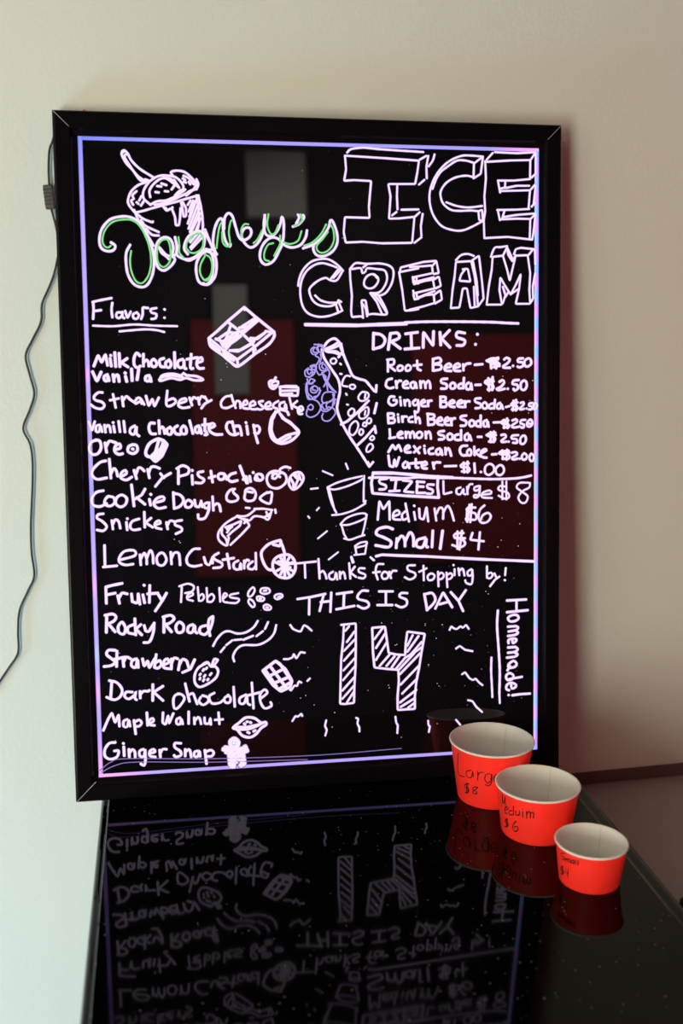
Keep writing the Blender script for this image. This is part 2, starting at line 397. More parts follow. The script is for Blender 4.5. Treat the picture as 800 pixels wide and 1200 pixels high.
def c_bot(s, q, L_):
    t = s / L_; c = mixc(PNK, (.36, .27, .92), min(1, t / .12)); return dim(c, q, .35)
def c_right(s, q, L_):
    ph = s / .0333 * 2 * math.pi; a = .5 + .5 * math.sin(ph)
    c = mixc((.95, .26, .72), (.22, .55, 1.0), a)
    return mixc(mixc(c, (.85, .75, 1), .15), mixc(c, BLU, .7), 1 - q)
strip((0, BH, 0), (0, 0, 0), (1, 0, 0), c_left, .0050)
strip((0, BH, 0), (BW, BH, 0), (0, -1, 0), c_top, .0042)
strip((0, 0, 0), (BW, 0, 0), (0, 1, 0), c_bot, .0040)
strip((BW, BH, 0), (BW, 0, 0), (-1, 0, 0), c_right, .0050)

# everything drawn on the board, each word or drawing a part; points in tenths of a millimetre from the lower left corner
INK = '''=ice_cream_cup_drawing|marker drawing of a cup with three scoops and a spoon|3.1|white
618,6551 705,6571 840,6612 1034,6666 1190,6713 1330,6754
600,6579 680,6380 754,6276 809,6181
627,6541 693,6485 797,6445 807,6453
673,6466 729,6400 871,6335
728,6371 793,6305 870,6296
1330,6754 1361,6591 1373,6438 1365,6322
1307,6754 1327,6610 1331,6456 1307,6360
599,6560 544,6635 536,6692 577,6788 655,6856 733,6886
592,6636 570,6683 603,6703 585,6740 634,6789
774,6649 709,6714 715,6800 781,6896 869,6955 965,6970 1080,6950 1155,6875 1163,6799
783,6639 861,6679 957,6690 1055,6730 1133,6779 1183,6818
831,6640 957,6665 1035,6697 1191,6771
786,6725 778,6791 808,6849 867,6907 926,6937 1003,6939 1060,6911
1042,6977 1024,7006 1082,7026 1178,7013 1263,6944 1319,6859
1167,6971 1225,6943 1281,6877
1311,6935 1333,6879 1309,6821
1311,6916 1290,6839 1230,6781 1191,6751
1065,6749 1115,6798 1154,6818
945,6947 1002,6920 1040,6892 1115,6836
1181,6761 1231,6800 1289,6820
752,6895 676,6913 603,7015 520,7108 479,7201 505,7240 548,7203 587,7128 680,7036 830,6944
733,6901 640,6969 566,7071 512,7164 523,7193
772,6909 734,6923
485,7211 524,7231 551,7184
/866,6850 914,6847
/914,6880 972,6862
/845,6783 883,6778
/951,6795 989,6792
/1028,6815 1058,6854
/1060,6921 1115,6836
/660,6685 686,6733
/678,6628 717,6686
/631,6665 653,6647
/1157,6942 1185,6923
/1224,6905 1242,6877
/1166,6904 1194,6895
/927,6623 964,6575 1023,6605 1059,6510 1066,6414 1101,6415 1117,6511 1125,6607
/1131,6683 1144,6607 1156,6511 1185,6521 1187,6608 1150,6674
/1033,6615 1022,6596
/955,6608 974,6581 993,6589
/1202,6435 1306,6706
/1210,6378 1328,6668
/1223,6339 1339,6610
/1239,6340 1345,6553
/1223,6512 1286,6686
/1215,6570 1267,6695
/1277,6321 1349,6495
/1207,6646 1238,6695
/1226,6224 1326,6341
/1225,6166 1345,6312
/1234,6147 1364,6283
/1207,6243 1278,6340
857,6181 894,6105 941,6067 979,6029
876,6162 941,6086 989,6067
=handwritten_name|flowing script first line in pale marker edged with green|3.5|white
332,6213 378,6176 358,6128 291,6114 225,6146 203,6231 232,6355 320,6461 435,6500 550,6498 663,6437 736,6314 789,6161 808,6008 791,5873 739,5757 671,5714 576,5746 512,5852 493,5986 500,6101 544,6187
1018,6068 1046,6029 996,5952 917,5903 851,5941 824,6046 838,6181 888,6258 946,6278 1004,6250 1030,6164 1018,6068
1018,6068 1058,6087 1070,6184 1053,6280
1079,6184 1067,6087 1115,6049 1192,6031 1290,6070 1371,6168 1389,6284 1365,6341 1297,6350 1218,6301 1168,6223 1156,6146 1193,6089
1134,6040 1211,6021 1310,6070
1375,6341 1422,6284 1478,6169
1330,6109 1409,6149 1467,6091 1484,5995 1472,5878 1440,5781 1380,5745 1313,5780 1286,5877 1292,5993 1349,6090 1429,6134
=handwritten_name|flowing script letters n e y in pale marker edged with green|3.5|white
/1395,6371 1450,6227 1516,6082
1526,6092 1487,6140 1429,6139 1389,6125
1428,6120 1496,6082 1519,5995 1505,5859 1450,5771 1400,5745 1361,5761
1516,6102 1485,6208 1502,6362 1544,6469 1584,6499 1603,6460 1606,6364 1627,6248 1675,6181 1685,6210
1615,6383 1623,6499 1664,6558 1712,6530 1749,6405 1786,6289 1834,6254 1904,6290 1929,6349 1906,6397 1847,6387 1816,6318 1844,6231 1912,6174 1981,6204 2043,6292 2085,6429 2087,6545
2091,6545 2075,6429 2093,6332 2162,6303 2233,6372 2275,6470 2286,6529 2305,6490 2307,6373 2290,6236 2238,6119 2177,6020 2086,5980 2028,6038 2030,6136 2081,6234 2162,6290 2241,6275 2310,6207 2399,6179 2500,6210 2562,6298 2579,6377
2536,6552 2546,6523 2494,6454 2414,6418
2476,6555 2489,6522 2454,6453
2530,6171 2661,6221 2764,6311 2836,6420 2857,6498 2887,6479 2930,6362 2935,6244 2883,6145 2781,6085 2690,6094 2650,6162 2661,6221
=green_ink|bright green ink stroke inside the script name|2.5|green
330,6175 301,6156 264,6165 237,6231 269,6346 348,6433 453,6466 568,6464 652,6408 716,6295 760,6161 775,6007 752,5873 702,5786 653,5756 596,5785 551,5890 539,6005 554,6120
992,6183 999,6067 978,5990 918,5941 861,5979 844,6066 857,6181 907,6243 965,6250 992,6183
1092,6280 1099,6184 1097,6107 1144,6049
1175,6146 1187,6223 1257,6301 1335,6322 1373,6264 1361,6168 1291,6109 1223,6108 1185,6146
1388,6071 1337,5974 1329,5877 1372,5800 1421,5800 1462,5878
=green_ink|bright green ink stroke inside the script name|2.5|green
1388,6091 1446,6052 1468,5975 1458,5878 1421,5819 1382,5800
1523,6160 1540,6286 1562,6402 1587,6451
1590,6344 1597,6228 1645,6180 1681,6210 1669,6345 1691,6462 1711,6481
1897,6436 1848,6435 1811,6367 1825,6289
1952,6223 2003,6272 2054,6370
2131,6556 2115,6429 2153,6332 2203,6343 2244,6431
2262,6314 2260,6217 2219,6138 2188,6079
2181,6225 2120,6205 2075,6117 2078,6039 2127,6020
2300,6237 2380,6218 2471,6258 2513,6366
2506,6561 2521,6493 2474,6444 2424,6424
2540,6200 2642,6241 2744,6340 2806,6449
2825,6361 2763,6281 2691,6202 2701,6143 2761,6120 2842,6164 2894,6263 2890,6381 2857,6449
=block_letter|outlined block capital I|2.9|white
/3039,7240 3519,7222 3924,7203 3904,7068 3876,6933 3552,6926 3578,6785 3557,6526 3683,6531 3865,6552 3835,6249 3473,6239 3240,6254 3035,6243 3013,6363 3030,6535 3324,6531 3317,6660 3347,6956 3142,6963 3026,6953 3051,7084 3039,7240
3066,7275 3111,7315 3253,7336 3431,7325 3645,7316 3978,7304
/3933,7215 4014,7260
/4038,7261 4014,7139 4018,7001
/3922,6927 3989,6983
/3660,6911 3655,6787 3661,6635
/3594,6565 3648,6605
/3708,6632 3914,6639
/3874,6557 3928,6605
/3965,6588 3942,6445 3948,6332
/3862,6249 3948,6314
4114,7280 4092,7210 4041,7140
=block_letter|outlined block capital C with a shaded inner edge|2.9|white
4706,7268 4568,7277 4439,7270 4293,7206 4183,7109 4101,6986 4054,6846 4054,6707 4098,6569 4198,6449 4344,6402 4455,6403 4565,6445 4704,6517
4586,7196 4485,7219 4384,7213 4275,7145 4183,7074 4128,6986 4087,6881
4589,7027 4494,7042 4365,7017 4255,6954 4191,6866 4185,6797 4218,6710 4309,6642 4419,6630 4548,6637 4649,6630
/4589,7013 4595,7187 4706,7268 4678,7067 4589,7013
/4649,6630 4658,6525 4704,6517 4695,6648 4649,6630
4254,6728 4382,6687 4529,6672 4695,6692
=block_letter|outlined block capital E|2.9|white
/4737,7208 5048,7232 5290,7242
/4733,7216 4742,7016 4723,6806 4732,6632 4714,6526 4722,6315
/4722,6315 5011,6333 5311,6305
/5294,7242 5290,7019
/5290,7019 5085,6997 4890,6993
/4890,6993 4918,6854
/4918,6871 5281,6887
/5291,6887 5272,6667
/5282,6667 5104,6655 4881,6648
/4890,6643 4914,6529
/4914,6538 5123,6550 5291,6549
/5295,6549 5288,6313
/4752,7234 4826,7314
/4853,7324 5122,7318 5355,7336
/5299,7247 5355,7327
/5361,7310 5361,7082
/5309,7037 5350,7073
/4992,6908 5122,6937 5281,6940
/4983,6995 4977,6907
/4918,6898 4992,6916
/5300,6896 5350,6950
/5362,6941 5338,6730
/5310,6694 5357,6739
/4973,6644 4946,6556
/4955,6565 5123,6594 5357,6615
/5306,6556 5357,6606
/5361,6606 5339,6412 5320,6305
=block_letter|outlined block capital C of the second row|2.9|white
3000,5917 2925,5991 2831,6045 2736,6050 2622,6016 2526,5923 2477,5812 2466,5738
2925,5954 2849,5981 2754,6002 2659,5979 2563,5905 2505,5793 2488,5664 2510,5516 2575,5423 2688,5382 2802,5386 2898,5414 2985,5452
2991,5908 2922,5805 2846,5805 2790,5832 2694,5794 2608,5720 2597,5664 2634,5572 2709,5516 2823,5502 2909,5526
/2846,5814 2953,5945
/2885,5833 2972,5926
/2909,5526 2937,5433
/2909,5526 2938,5564 2985,5452
2663,5628 2729,5572 2824,5545 2919,5545
2938,5573 2973,5554
=block_letter|outlined block capital R|2.9|white
/3106,5937 3081,5946 3085,5816 3102,5629 3090,5443 3099,5377 3214,5387 3233,5368
/3233,5368 3225,5480 3217,5574 3265,5574 3292,5405
3282,5387 3264,5480 3216,5546
3292,5405 3359,5415 3476,5406 3524,5425 3477,5537 3410,5649
/3323,5658 3400,5556 3466,5406
/3362,5649 3438,5556 3515,5434
3106,5937 3211,5947 3230,5891 3269,5910 3288,5947 3404,5939 3500,5921 3528,5837 3498,5743 3430,5668 3323,5658
3096,5955 3154,6006 3289,5999 3443,6004 3559,5977 3606,5912 3586,5781 3517,5669 3439,5631 3381,5649
/3240,5956 3289,5994
3364,5873 3412,5846 3418,5790 3363,5724 3295,5714 3251,5751 3258,5817 3307,5869 3374,5877 3403,5836
=block_letter|outlined block capital E of the second row|2.9|white
/3674,5904 3711,5688 3739,5453 3826,5459 3905,5472
/3674,5904 3908,5952
/3684,5913 3694,5960 3909,6012
/3839,5849 3888,5840
/3839,5849 3848,5774 3907,5774
/3844,5689 3857,5585 3906,5595
/3868,5802 3887,5774
=+|x|2.9|white
/3804,5965 3971,5977 4075,5987 4085,5897 3845,5846 3855,5765
/3804,5985 3971,6027 4128,6042 4158,5898 4096,5887
/4086,5988 4128,6038
/3855,5765 3991,5806 4085,5821 4105,5717 3843,5655 3860,5585
/4095,5821 4158,5858 4183,5747 4116,5717
/3860,5585 3989,5636 4094,5646 4104,5545 3968,5505 3800,5464
/4105,5646 4178,5697 4195,5586 4110,5539
/3886,5836 3886,5796 4095,5847
/3885,5655 3889,5605 4105,5686
=block_letter|outlined block capital A|2.9|white
/4304,5485 4326,5698 4352,5859 4369,6030 4559,6042 4601,5861 4622,5699 4642,5507 4547,5486 4526,5597 4505,5719 4452,5718 4431,5597 4409,5492 4304,5485
/4485,5951 4432,5880 4410,5809 4548,5800 4516,5951 4453,5944
4369,6050 4433,6111 4517,6126 4591,6103
/4570,6052 4654,6107 4675,5942 4696,5760 4711,5598 4642,5507
/4580,6042 4626,5800 4639,5638
/4590,5739 4600,5517
=block_letter|outlined block capital M|2.9|white
/4749,5527 4775,5740 4813,5943 4824,6095 4952,6110 5005,5945 5038,5813 5070,5945 5112,6112 5263,6119 5295,5906 5285,5702 5296,5539 5113,5538 5156,5722 5177,5895 5113,5763 5048,5650 4973,5762 4920,5853 4909,5701 4941,5528 4749,5527
4803,6095 4824,6155 4856,6206 4920,6211 5005,6224
/5005,6224 5016,6127 5070,6047
/4952,6110 5005,6208
/5070,6047 5112,6118
/5091,6128 5112,6189 5177,6206 5348,6191
/5273,6120 5327,6187
/5353,6191 5360,6009
/5360,5907 5328,5743 5333,5601 5296,5549
/4952,5741 4984,5640 4952,5548
/5048,5650 5156,5722
/4984,5620 5016,5671
/5016,6188 5070,6077
=underline_stroke|long thick marker underline below the title|4.9|white
/2544,5289 2839,5284 3165,5280 3397,5289 3757,5301
=+|x|3.7|white
3737,5313 4008,5323 4430,5324 4813,5318 4984,5309 5145,5303
=handwritten_word|heading word Flavors with a colon|3.3|white
112,5547 114,5461 106,5353
106,5542 175,5560 318,5588
/135,5443 198,5452
326,5534 315,5461 321,5371
421,5425 376,5425 366,5380 392,5362 429,5389 436,5444 434,5380 455,5362
/467,5444 491,5362 529,5435
601,5426 556,5408 560,5362 599,5357 622,5399 592,5426
644,5353 664,5408 666,5480 693,5480 726,5477
820,5477 756,5462 764,5426 818,5408 808,5362 762,5353
/910,5463 916,5459
/908,5368 911,5366
=underline_stroke|long thin underline beneath the flavors heading|2.9|white
103,5277 327,5271 561,5290 796,5277 1051,5271
397,5212 505,5222 686,5235 813,5226 903,5204
=chocolate_bar_drawing|marker drawing of a four-square chocolate bar below the script name|3.9|white
/1411,5133 1509,5213 1640,5332 1829,5489 1964,5372 2172,5204
2172,5204 2171,5148 2104,5059 1939,4947 1791,4835 1726,4807 1646,4868 1551,4949 1441,5029 1414,5093 1411,5133
/1411,5133 1584,4989 1735,4884 1957,5044 2155,5204
/1829,5489 1836,5460
/1640,5316 1782,5204 1925,5060 1948,4995
/1584,4981 1667,5077 1798,5180 1979,5332
/1672,5292 1586,5061
/1491,5125 1571,5093 1702,5188 1815,5220 1963,5348
/1507,5117 1637,5204 1718,5188
/1539,5109 1585,5029 1749,5156
/1570,5045 1668,5132 1750,5180
/1610,5037 1732,5116 1781,5156
/1649,4989 1778,4996 1909,5068
/1800,5268 1931,5348 1964,5364
/1767,5252 1897,5268 1979,5348
/1894,5132 1975,5124 2074,5204
/1942,5116 2057,5188
/1902,5124 1934,5092
/1681,4988 1745,4980 1885,5060
/1576,4981 1591,4933 1655,4884
/1735,4876 1742,4820
/1924,5020 1931,4955
/1426,5077 1536,4989
/1584,4957 1695,4876
/2074,5212 2172,5196
=cheesecake_drawing|small marker drawing of a strawberry and a cake slice|3.5|white
2137,4640 2104,4624 2111,4567 2151,4542 2193,4574 2210,4623 2169,4631 2136,4607 2136,4575 2177,4583
/2153,4623 2182,4675
/2234,4566 2232,4468 2437,4458 2447,4556 2234,4566
/2233,4517 2438,4520
/2225,4558 2291,4573 2423,4569
/2240,4476 2372,4483
=handwritten_word|flavor word Milk|3.9|white
/97,4819 149,4945 185,4858 232,4954 251,4828
/282,4906 293,4818
/289,4941 292,4937
/336,4973 342,4812
/385,4963 389,4812
/474,4905 405,4857 481,4807
=handwritten_word|flavor word Chocolate under the heading|3.9|white
620,4933 582,4967 551,4904 553,4827 587,4797 620,4816
659,4953 655,4816
656,4855 692,4888 714,4855 717,4816
773,4894 744,4864 752,4816 791,4810 807,4854 773,4894
890,4903 841,4883 849,4815 897,4805
948,4883 909,4854 917,4805 956,4801 971,4844 948,4887
1013,4971 1014,4794
1105,4892 1055,4873 1044,4824 1073,4794 1113,4813 1120,4892 1122,4794 1141,4784
1204,4950 1191,4793 1220,4787
/1154,4892 1272,4911
1271,4852 1330,4871 1321,4911 1281,4891 1264,4832 1289,4787 1342,4787
=handwritten_word|flavor word Vanilla with small smudged letters|4.1|white
/80,4756 126,4645 176,4751
247,4721 209,4702 211,4658 245,4653 251,4712 261,4653
/309,4721 318,4643
319,4682 343,4715 366,4711 376,4643
/449,4701 461,4642
/444,4740 450,4736
/519,4784 523,4651
/600,4777 579,4661
720,4708 681,4699 674,4654 718,4646 725,4698 737,4640
=squiggle_drawing|flat leaf-like marker squiggle beside the vanilla word|3.5|white
835,4649 866,4707 983,4726 1080,4706 1111,4735 1139,4709 1257,4695 1335,4655 1236,4649 1139,4676 1069,4657 962,4677 844,4645 845,4678 963,4707 1100,4686
=handwritten_word|flavor word Strawberry in wide letters|3.5|white
184,4518 136,4518 86,4470 104,4431 171,4411 202,4371 168,4333 101,4343 45,4383
/302,4497 328,4344
/267,4429 364,4448
/403,4467 414,4359
416,4427 452,4472 493,4436 546,4397
547,4416 587,4455 625,4425 623,4386
556,4387 624,4415 652,4376
/674,4474 704,4356 746,4444 768,4351 820,4453
919,4530 905,4373 954,4357 1014,4401 986,4441 926,4422
1043,4381 1132,4410 1123,4440 1063,4420 1042,4361 1091,4331 1169,4340
/1172,4449 1199,4360
1191,4409 1216,4452 1251,4438
/1271,4448 1284,4369
1280,4408 1310,4463 1346,4447
/1350,4457 1378,4407
/1424,4417 1348,4378 1307,4325
=handwritten_word|flavor word Cheesecake|3.3|white
1647,4464 1587,4454 1537,4395 1545,4336 1605,4325 1675,4354
1658,4474 1676,4404 1704,4324
1695,4354 1716,4403 1755,4393 1760,4323
1785,4353 1845,4372 1826,4412 1789,4373 1794,4323 1854,4312
1868,4342 1935,4361 1916,4401 1875,4372 1880,4312 1944,4305
2026,4400 1976,4391 2005,4350 2035,4320 1994,4301 1954,4311
2055,4330 2116,4349 2102,4389 2055,4360 2061,4310 2125,4309
2207,4398 2156,4369 2145,4329 2196,4308
2278,4387 2227,4368 2226,4318 2276,4307 2292,4367 2303,4307
/2339,4437 2368,4306
/2430,4396 2368,4346 2469,4295
2448,4265 2499,4294 2480,4335 2439,4305 2448,4245 2488,4244
=handwritten_word|flavor word Vanilla beginning the chocolate chip line|3.5|white
/20,4188 51,4080 87,4187
143,4147 104,4138 97,4079 131,4069 149,4137 166,4069
/195,4146 204,4064
202,4107 230,4142 252,4126 262,4063
/297,4135 308,4062
/292,4174 296,4171
/356,4187 368,4065
/414,4187 424,4061
538,4132 489,4103 482,4054 526,4033 547,4102 558,4122 555,4043 584,4013
=handwritten_word|flavor word Chocolate beside the vanilla line|3.9|white
763,4158 714,4159 697,4100 721,4040 773,4035
/813,4187 818,4039
820,4088 850,4117 869,4087 877,4038
938,4106 904,4087 906,4037 945,4027 962,4076 938,4112
1026,4125 986,4095 1001,4036 1053,4025
1095,4124 1065,4084 1073,4035 1122,4034 1124,4093 1095,4124
/1166,4182 1201,4033
1273,4121 1233,4102 1231,4052 1271,4042 1282,4111 1300,4031
/1344,4199 1340,4060
/1312,4130 1412,4139
1341,4070 1369,4020 1339,4015
1391,4089 1457,4118 1432,4149 1391,4119 1396,4060 1458,4019 1538,4017
=handwritten_word|flavor word Chip|3.7|white
1661,4155 1611,4156 1590,4096 1628,4026 1687,4009 1728,4024
/1661,4165 1688,4035
1689,4105 1740,4114 1759,4064 1767,4004
/1700,4115 1749,4104
/1830,4113 1842,4013
/1820,4153 1824,4147
/1910,4122 1928,4011 1956,3911
1910,4102 1960,4111 1983,4071 1958,4021 1918,4031
=chocolate_chip_drawing|marker drawing of a large pointed chip at the bottle|3.9|white
2215,4278 2164,4258 2118,4179 2100,4059 2129,3958 2219,3900 2341,3924 2444,4023 2384,4105 2284,4177 2244,4217
2164,4258 2226,4298 2306,4277 2326,4236
2133,4199 2120,4058 2159,3957 2219,3926
/2254,4197 2345,4146 2434,4044
/2225,4248 2284,4177
/2199,3937 2301,3995 2424,4024
/2219,3906 2342,3975
/2143,4199 2175,4278
=handwritten_word|short cookie flavor word with a ringed last letter|3.9|white
109,3975 41,3953 14,3875 46,3812 108,3818 148,3882 137,3961 90,3976
/194,3941 210,3832
207,3901 243,3959 291,3949 320,3938
298,3860 366,3879 358,3928 309,3899 301,3840 345,3806 390,3813
513,3915 464,3897 452,3838 510,3811 559,3846 551,3905 503,3916
/502,3866 511,3862
=cookie_drawing|marker drawing of a tilted sandwich cookie|4.3|white
807,3976 708,3932 657,3844 665,3784 743,3773 823,3861 855,3939 807,3976
/855,3959 903,3909 841,3781 761,3713 713,3764
/883,3899 801,3772 742,3743
/806,3960 764,3822 723,3783
/784,3861 743,3783
=handwritten_word|flavor word Cherry|3.7|white
198,3734 130,3716 50,3639 38,3570 95,3523 201,3537
/237,3753 249,3532
247,3575 282,3644 310,3623 327,3554
356,3543 425,3581 417,3621 371,3592 362,3533 423,3508 486,3540
/514,3619 540,3519
538,3579 567,3648 602,3637 631,3607
/670,3626 687,3526
683,3586 710,3649 759,3654 807,3633
/816,3573 853,3522
/933,3576 834,3523 753,3425
=handwritten_word|flavor word Pistachio|3.7|white
/1023,3618 1019,3449
1004,3629 1074,3661 1142,3626 1130,3566 1041,3538
/1179,3545 1183,3439
/1181,3605 1185,3599
1309,3588 1249,3574 1258,3533 1317,3492 1286,3453 1217,3458
=+|x|3.9|white
/1399,3590 1416,3460
/1377,3511 1447,3529
1552,3555 1500,3558 1479,3524 1502,3488 1546,3497 1563,3547 1582,3490
1688,3564 1627,3545 1596,3496 1636,3461 1706,3473
/1740,3643 1778,3532 1816,3440
1776,3482 1797,3522 1817,3501 1826,3440
/1852,3520 1862,3456
/1893,3564 1897,3560
1989,3537 1939,3539 1938,3498 1978,3467 2009,3497 1989,3537
1928,3529 1917,3479 1968,3467
=pistachio_drawing|marker drawing of a cherry and an open nut shell|3.5|white
2172,3574 2091,3556 2053,3486 2088,3394 2189,3371 2281,3440 2273,3531 2172,3574
2212,3543 2213,3593 2274,3622 2335,3607
2181,3513 2150,3483 2120,3494
2141,3544 2120,3514
/2121,3545 2172,3544 2211,3502
2395,3549 2333,3500 2316,3419 2351,3357 2392,3356 2454,3405 2492,3486 2457,3548 2395,3549
/2333,3489 2373,3418 2362,3357
/2395,3539 2425,3467 2382,3367
/2436,3528 2455,3466
/2375,3529 2405,3488
=handwritten_word|flavor word Cookie|3.7|white
158,3390 80,3372 26,3304 37,3228 114,3207 192,3240
204,3319 174,3280 172,3231 230,3209 283,3248 272,3308 214,3323
369,3335 310,3307 295,3238 346,3196 405,3225 421,3294 369,3335
/480,3451 502,3202
/634,3398 593,3329 514,3282
/534,3301 629,3219
/680,3277 692,3207
/695,3337 701,3331
747,3236 846,3263 838,3303 768,3285 728,3226 775,3169 864,3179
=handwritten_word|flavor word Dough|3.7|white
957,3350 962,3160
957,3340 1035,3318 1073,3257 1032,3188 962,3160
1133,3256 1092,3227 1097,3177 1144,3171 1177,3215 1133,3256
/1202,3254 1210,3184
1210,3184 1250,3173 1277,3232
/1277,3242 1289,3172
1350,3220 1310,3201 1319,3161 1359,3160 1370,3210
1370,3220 1362,3129 1316,3040 1246,3032 1238,3082
/1412,3289 1418,3128
1419,3178 1460,3207 1489,3186 1502,3115
=cookie_dough_drawing|three small marker drawings of rounded dough lumps|3.5|white
1674,3373 1623,3364 1578,3305 1581,3245 1630,3223 1701,3241 1706,3282 1663,3323 1653,3354
1804,3360 1855,3379 1905,3348 1920,3297 1892,3237 1822,3228 1786,3259 1793,3310 1804,3360
/1824,3339 1884,3328
2056,3324 2005,3294 1968,3255 2013,3213 2084,3191 2105,3251 2107,3322 2056,3318
=handwritten_word|candy flavor word in plain letters under Cookie|3.5|white
150,3122 91,3114 76,3075 137,3033 184,2972 143,2924 72,2936
/244,3040 254,2940
252,2990 283,3049 321,3028 338,2948
/409,3016 416,2926
/420,3059 423,3055
556,3051 477,3024 450,2964 484,2924 562,2931
/617,3129 618,2950
/693,3057 627,3005 710,2947
740,2976 800,2994 781,3025 737,2996 743,2946 808,2924
/869,3002 881,2922
878,2962 909,3017 958,3010
1047,3021 978,3009 967,2969 1035,2937 1044,2897 974,2863
=candy_bar_drawing|marker drawing of a torn wrapped bar|3.1|white
1677,3040 1575,2982 1513,2923 1472,2864 1470,2783 1529,2720 1569,2709 1560,2780 1512,2842 1513,2903
/1687,3050 1777,3007 1816,2975 1840,2934 1733,2825 1609,2713
/1573,2901 1614,2940 1706,2978 1746,2997 1725,2937 1633,2869 1581,2820
/1554,2922 1665,2959
/1583,2891 1634,2930
/1569,2709 1591,2799
/1593,2890 1572,2861
1697,3056 1737,3048 1818,3056 1900,3115
1777,3017 1837,2995 1899,3044 2000,3031 2060,2999 2092,3069 2103,3109
/1900,3131 2002,3132 2113,3113
/1800,3148 1844,3143
/2147,3118 2153,3077
/2041,3091 2061,3039
/2020,3030 2082,3069
/1817,3006 1776,2966
=handwritten_word|flavor word Lemon|3.5|white
/152,2754 150,2504
/130,2501 286,2510
327,2578 495,2623 487,2683 379,2677 318,2609 317,2549 384,2516 472,2523
/554,2631 560,2510
562,2580 603,2649 627,2588 629,2518
631,2588 673,2677 701,2626 704,2525
790,2643 746,2594 757,2513 816,2497 857,2560 830,2632 790,2643
/909,2649 915,2508
917,2578 948,2638 998,2636 1010,2575 1014,2494
=handwritten_word|flavor word Custard|3.5|white
1248,2678 1168,2671 1096,2582 1104,2501 1173,2472 1263,2485
/1295,2576 1314,2504
1314,2504 1353,2482 1384,2542 1395,2572
/1395,2572 1394,2501
1467,2621 1405,2582 1429,2541 1504,2497 1493,2453 1402,2444
/1567,2607 1593,2433
/1515,2538 1646,2554
1696,2521 1645,2492 1648,2431 1704,2419 1726,2490 1728,2418
/1767,2519 1765,2427
1766,2478 1797,2528 1823,2517
1868,2505 1816,2466 1815,2425 1866,2413 1897,2443
/1906,2606 1906,2412
=lemon_drawing|marker drawing of a lemon with a cut round slice|3.9|white
2198,2750 2075,2713 1992,2644 1971,2583 1999,2480 2049,2407 2110,2394
2198,2750 2227,2677 2256,2574
/2115,2701 2197,2678 2208,2739
2246,2574 2153,2546 2107,2476 2120,2373 2190,2309 2292,2295 2365,2364 2373,2477 2317,2561 2246,2574
/2245,2554 2247,2297
/2122,2496 2365,2364
/2130,2373 2361,2488
/2194,2555 2313,2305
/2203,2463 2294,2398
/2173,2495 2316,2469
/2213,2432 2315,2418
/2180,2309 2317,2561
=handwritten_word|flavor word Fruity|3.9|white
/152,2254 152,2073
152,2264 221,2281 339,2301
/159,2173 257,2189
/285,2158 302,2067
298,2127 335,2186 394,2174
/443,2172 450,2081
450,2081 508,2068 521,2169
/521,2169 537,2047
/574,2157 591,2061
/589,2271 593,2267
/656,2265 646,2063
/629,2165 748,2170
/748,2160 795,2077
/847,2166 795,2077 712,1959
=handwritten_word|cereal flavor word beside Fruity|2.9|white
/1027,2230 1013,2052
998,2241 1098,2268 1167,2235 1146,2175 1065,2158
1094,2106 1155,2134 1145,2161 1095,2136 1089,2085 1153,2062
/1213,2223 1223,2060
1224,2111 1265,2140 1284,2098 1253,2058 1223,2064
/1317,2209 1323,2045
1324,2096 1375,2135 1404,2093 1373,2043 1323,2045
/1467,2203 1473,2039
1504,2069 1556,2118 1526,2139 1505,2089 1514,2038 1564,2025
1688,2133 1596,2116 1596,2086 1696,2061 1665,2017 1584,2020
=pebble_mark|small oval pebble mark by the cereal word|2.9|white
1851,2188 1809,2139 1808,2087 1849,2096 1885,2156 1872,2194 1851,2188
1818,2056 1807,2015 1857,1956 1882,1982 1858,2034 1818,2056
1963,2174 1952,2133 2002,2111 2064,2129 2054,2170 2004,2182 1963,2174
1910,2077 1919,2036 1980,2029 1997,2059 1951,2082 1910,2077
2135,2095 2120,2065 2154,2039 2216,2071 2196,2103 2135,2095
1989,1967 1999,1925 2060,1919 2077,1947 2030,1982 1989,1967
/1993,2148 2023,2151
/1940,2055 1960,2055
/2020,1949 2040,1944
/2161,2067 2186,2074
=handwritten_word|flavor word Rocky|3.9|white
/151,1912 141,1730
132,1933 220,1943 258,1907 227,1858 158,1830
/168,1830 243,1732
325,1843 280,1795 286,1724 340,1701 362,1771 325,1843
452,1807 392,1780 390,1719 458,1696
/473,1877 478,1684
/540,1804 480,1755 547,1681
/579,1792 593,1730
593,1730 627,1718 682,1797
695,1817 679,1696 633,1596 570,1589
=handwritten_word|flavor word Road|3.9|white
/810,1883 805,1700
800,1884 889,1900 928,1858 877,1809 817,1791
/817,1802 894,1702
987,1815 946,1765 964,1693 1024,1701 1036,1772 987,1815
1146,1777 1095,1759 1084,1698 1134,1685 1166,1766 1170,1694 1193,1676
1296,1760 1235,1742 1224,1681 1283,1652 1335,1697
1379,1865 1338,1830 1326,1748 1343,1635
1383,1865 1373,1787 1334,1687
=road_drawing|marker drawing of a winding road with a dashed centre line|3.1|white
1377,1510 1423,1590 1495,1663 1567,1680 1667,1647 1769,1657 1862,1714 1914,1789
/1464,1434 1512,1489
/1532,1513 1605,1567
/1629,1570 1716,1574
/1737,1569 1854,1611
/1894,1605 1973,1662
/1998,1688 2037,1769
1623,1312 1611,1375 1653,1455 1735,1503 1909,1499 2033,1551 2106,1631 2134,1729
=handwritten_word|flavor word Strawberry in slanted letters|3.9|white
236,1513 158,1517 137,1467 194,1413 232,1371 182,1333 103,1326
/256,1502 246,1319
/204,1403 342,1426
/322,1407 329,1315
326,1366 362,1426 410,1403
479,1399 429,1381 418,1321 466,1298 489,1389 496,1296
/548,1396 565,1303 607,1373 624,1280 687,1389
/708,1439 684,1287
695,1338 746,1366 764,1314 724,1275 684,1287
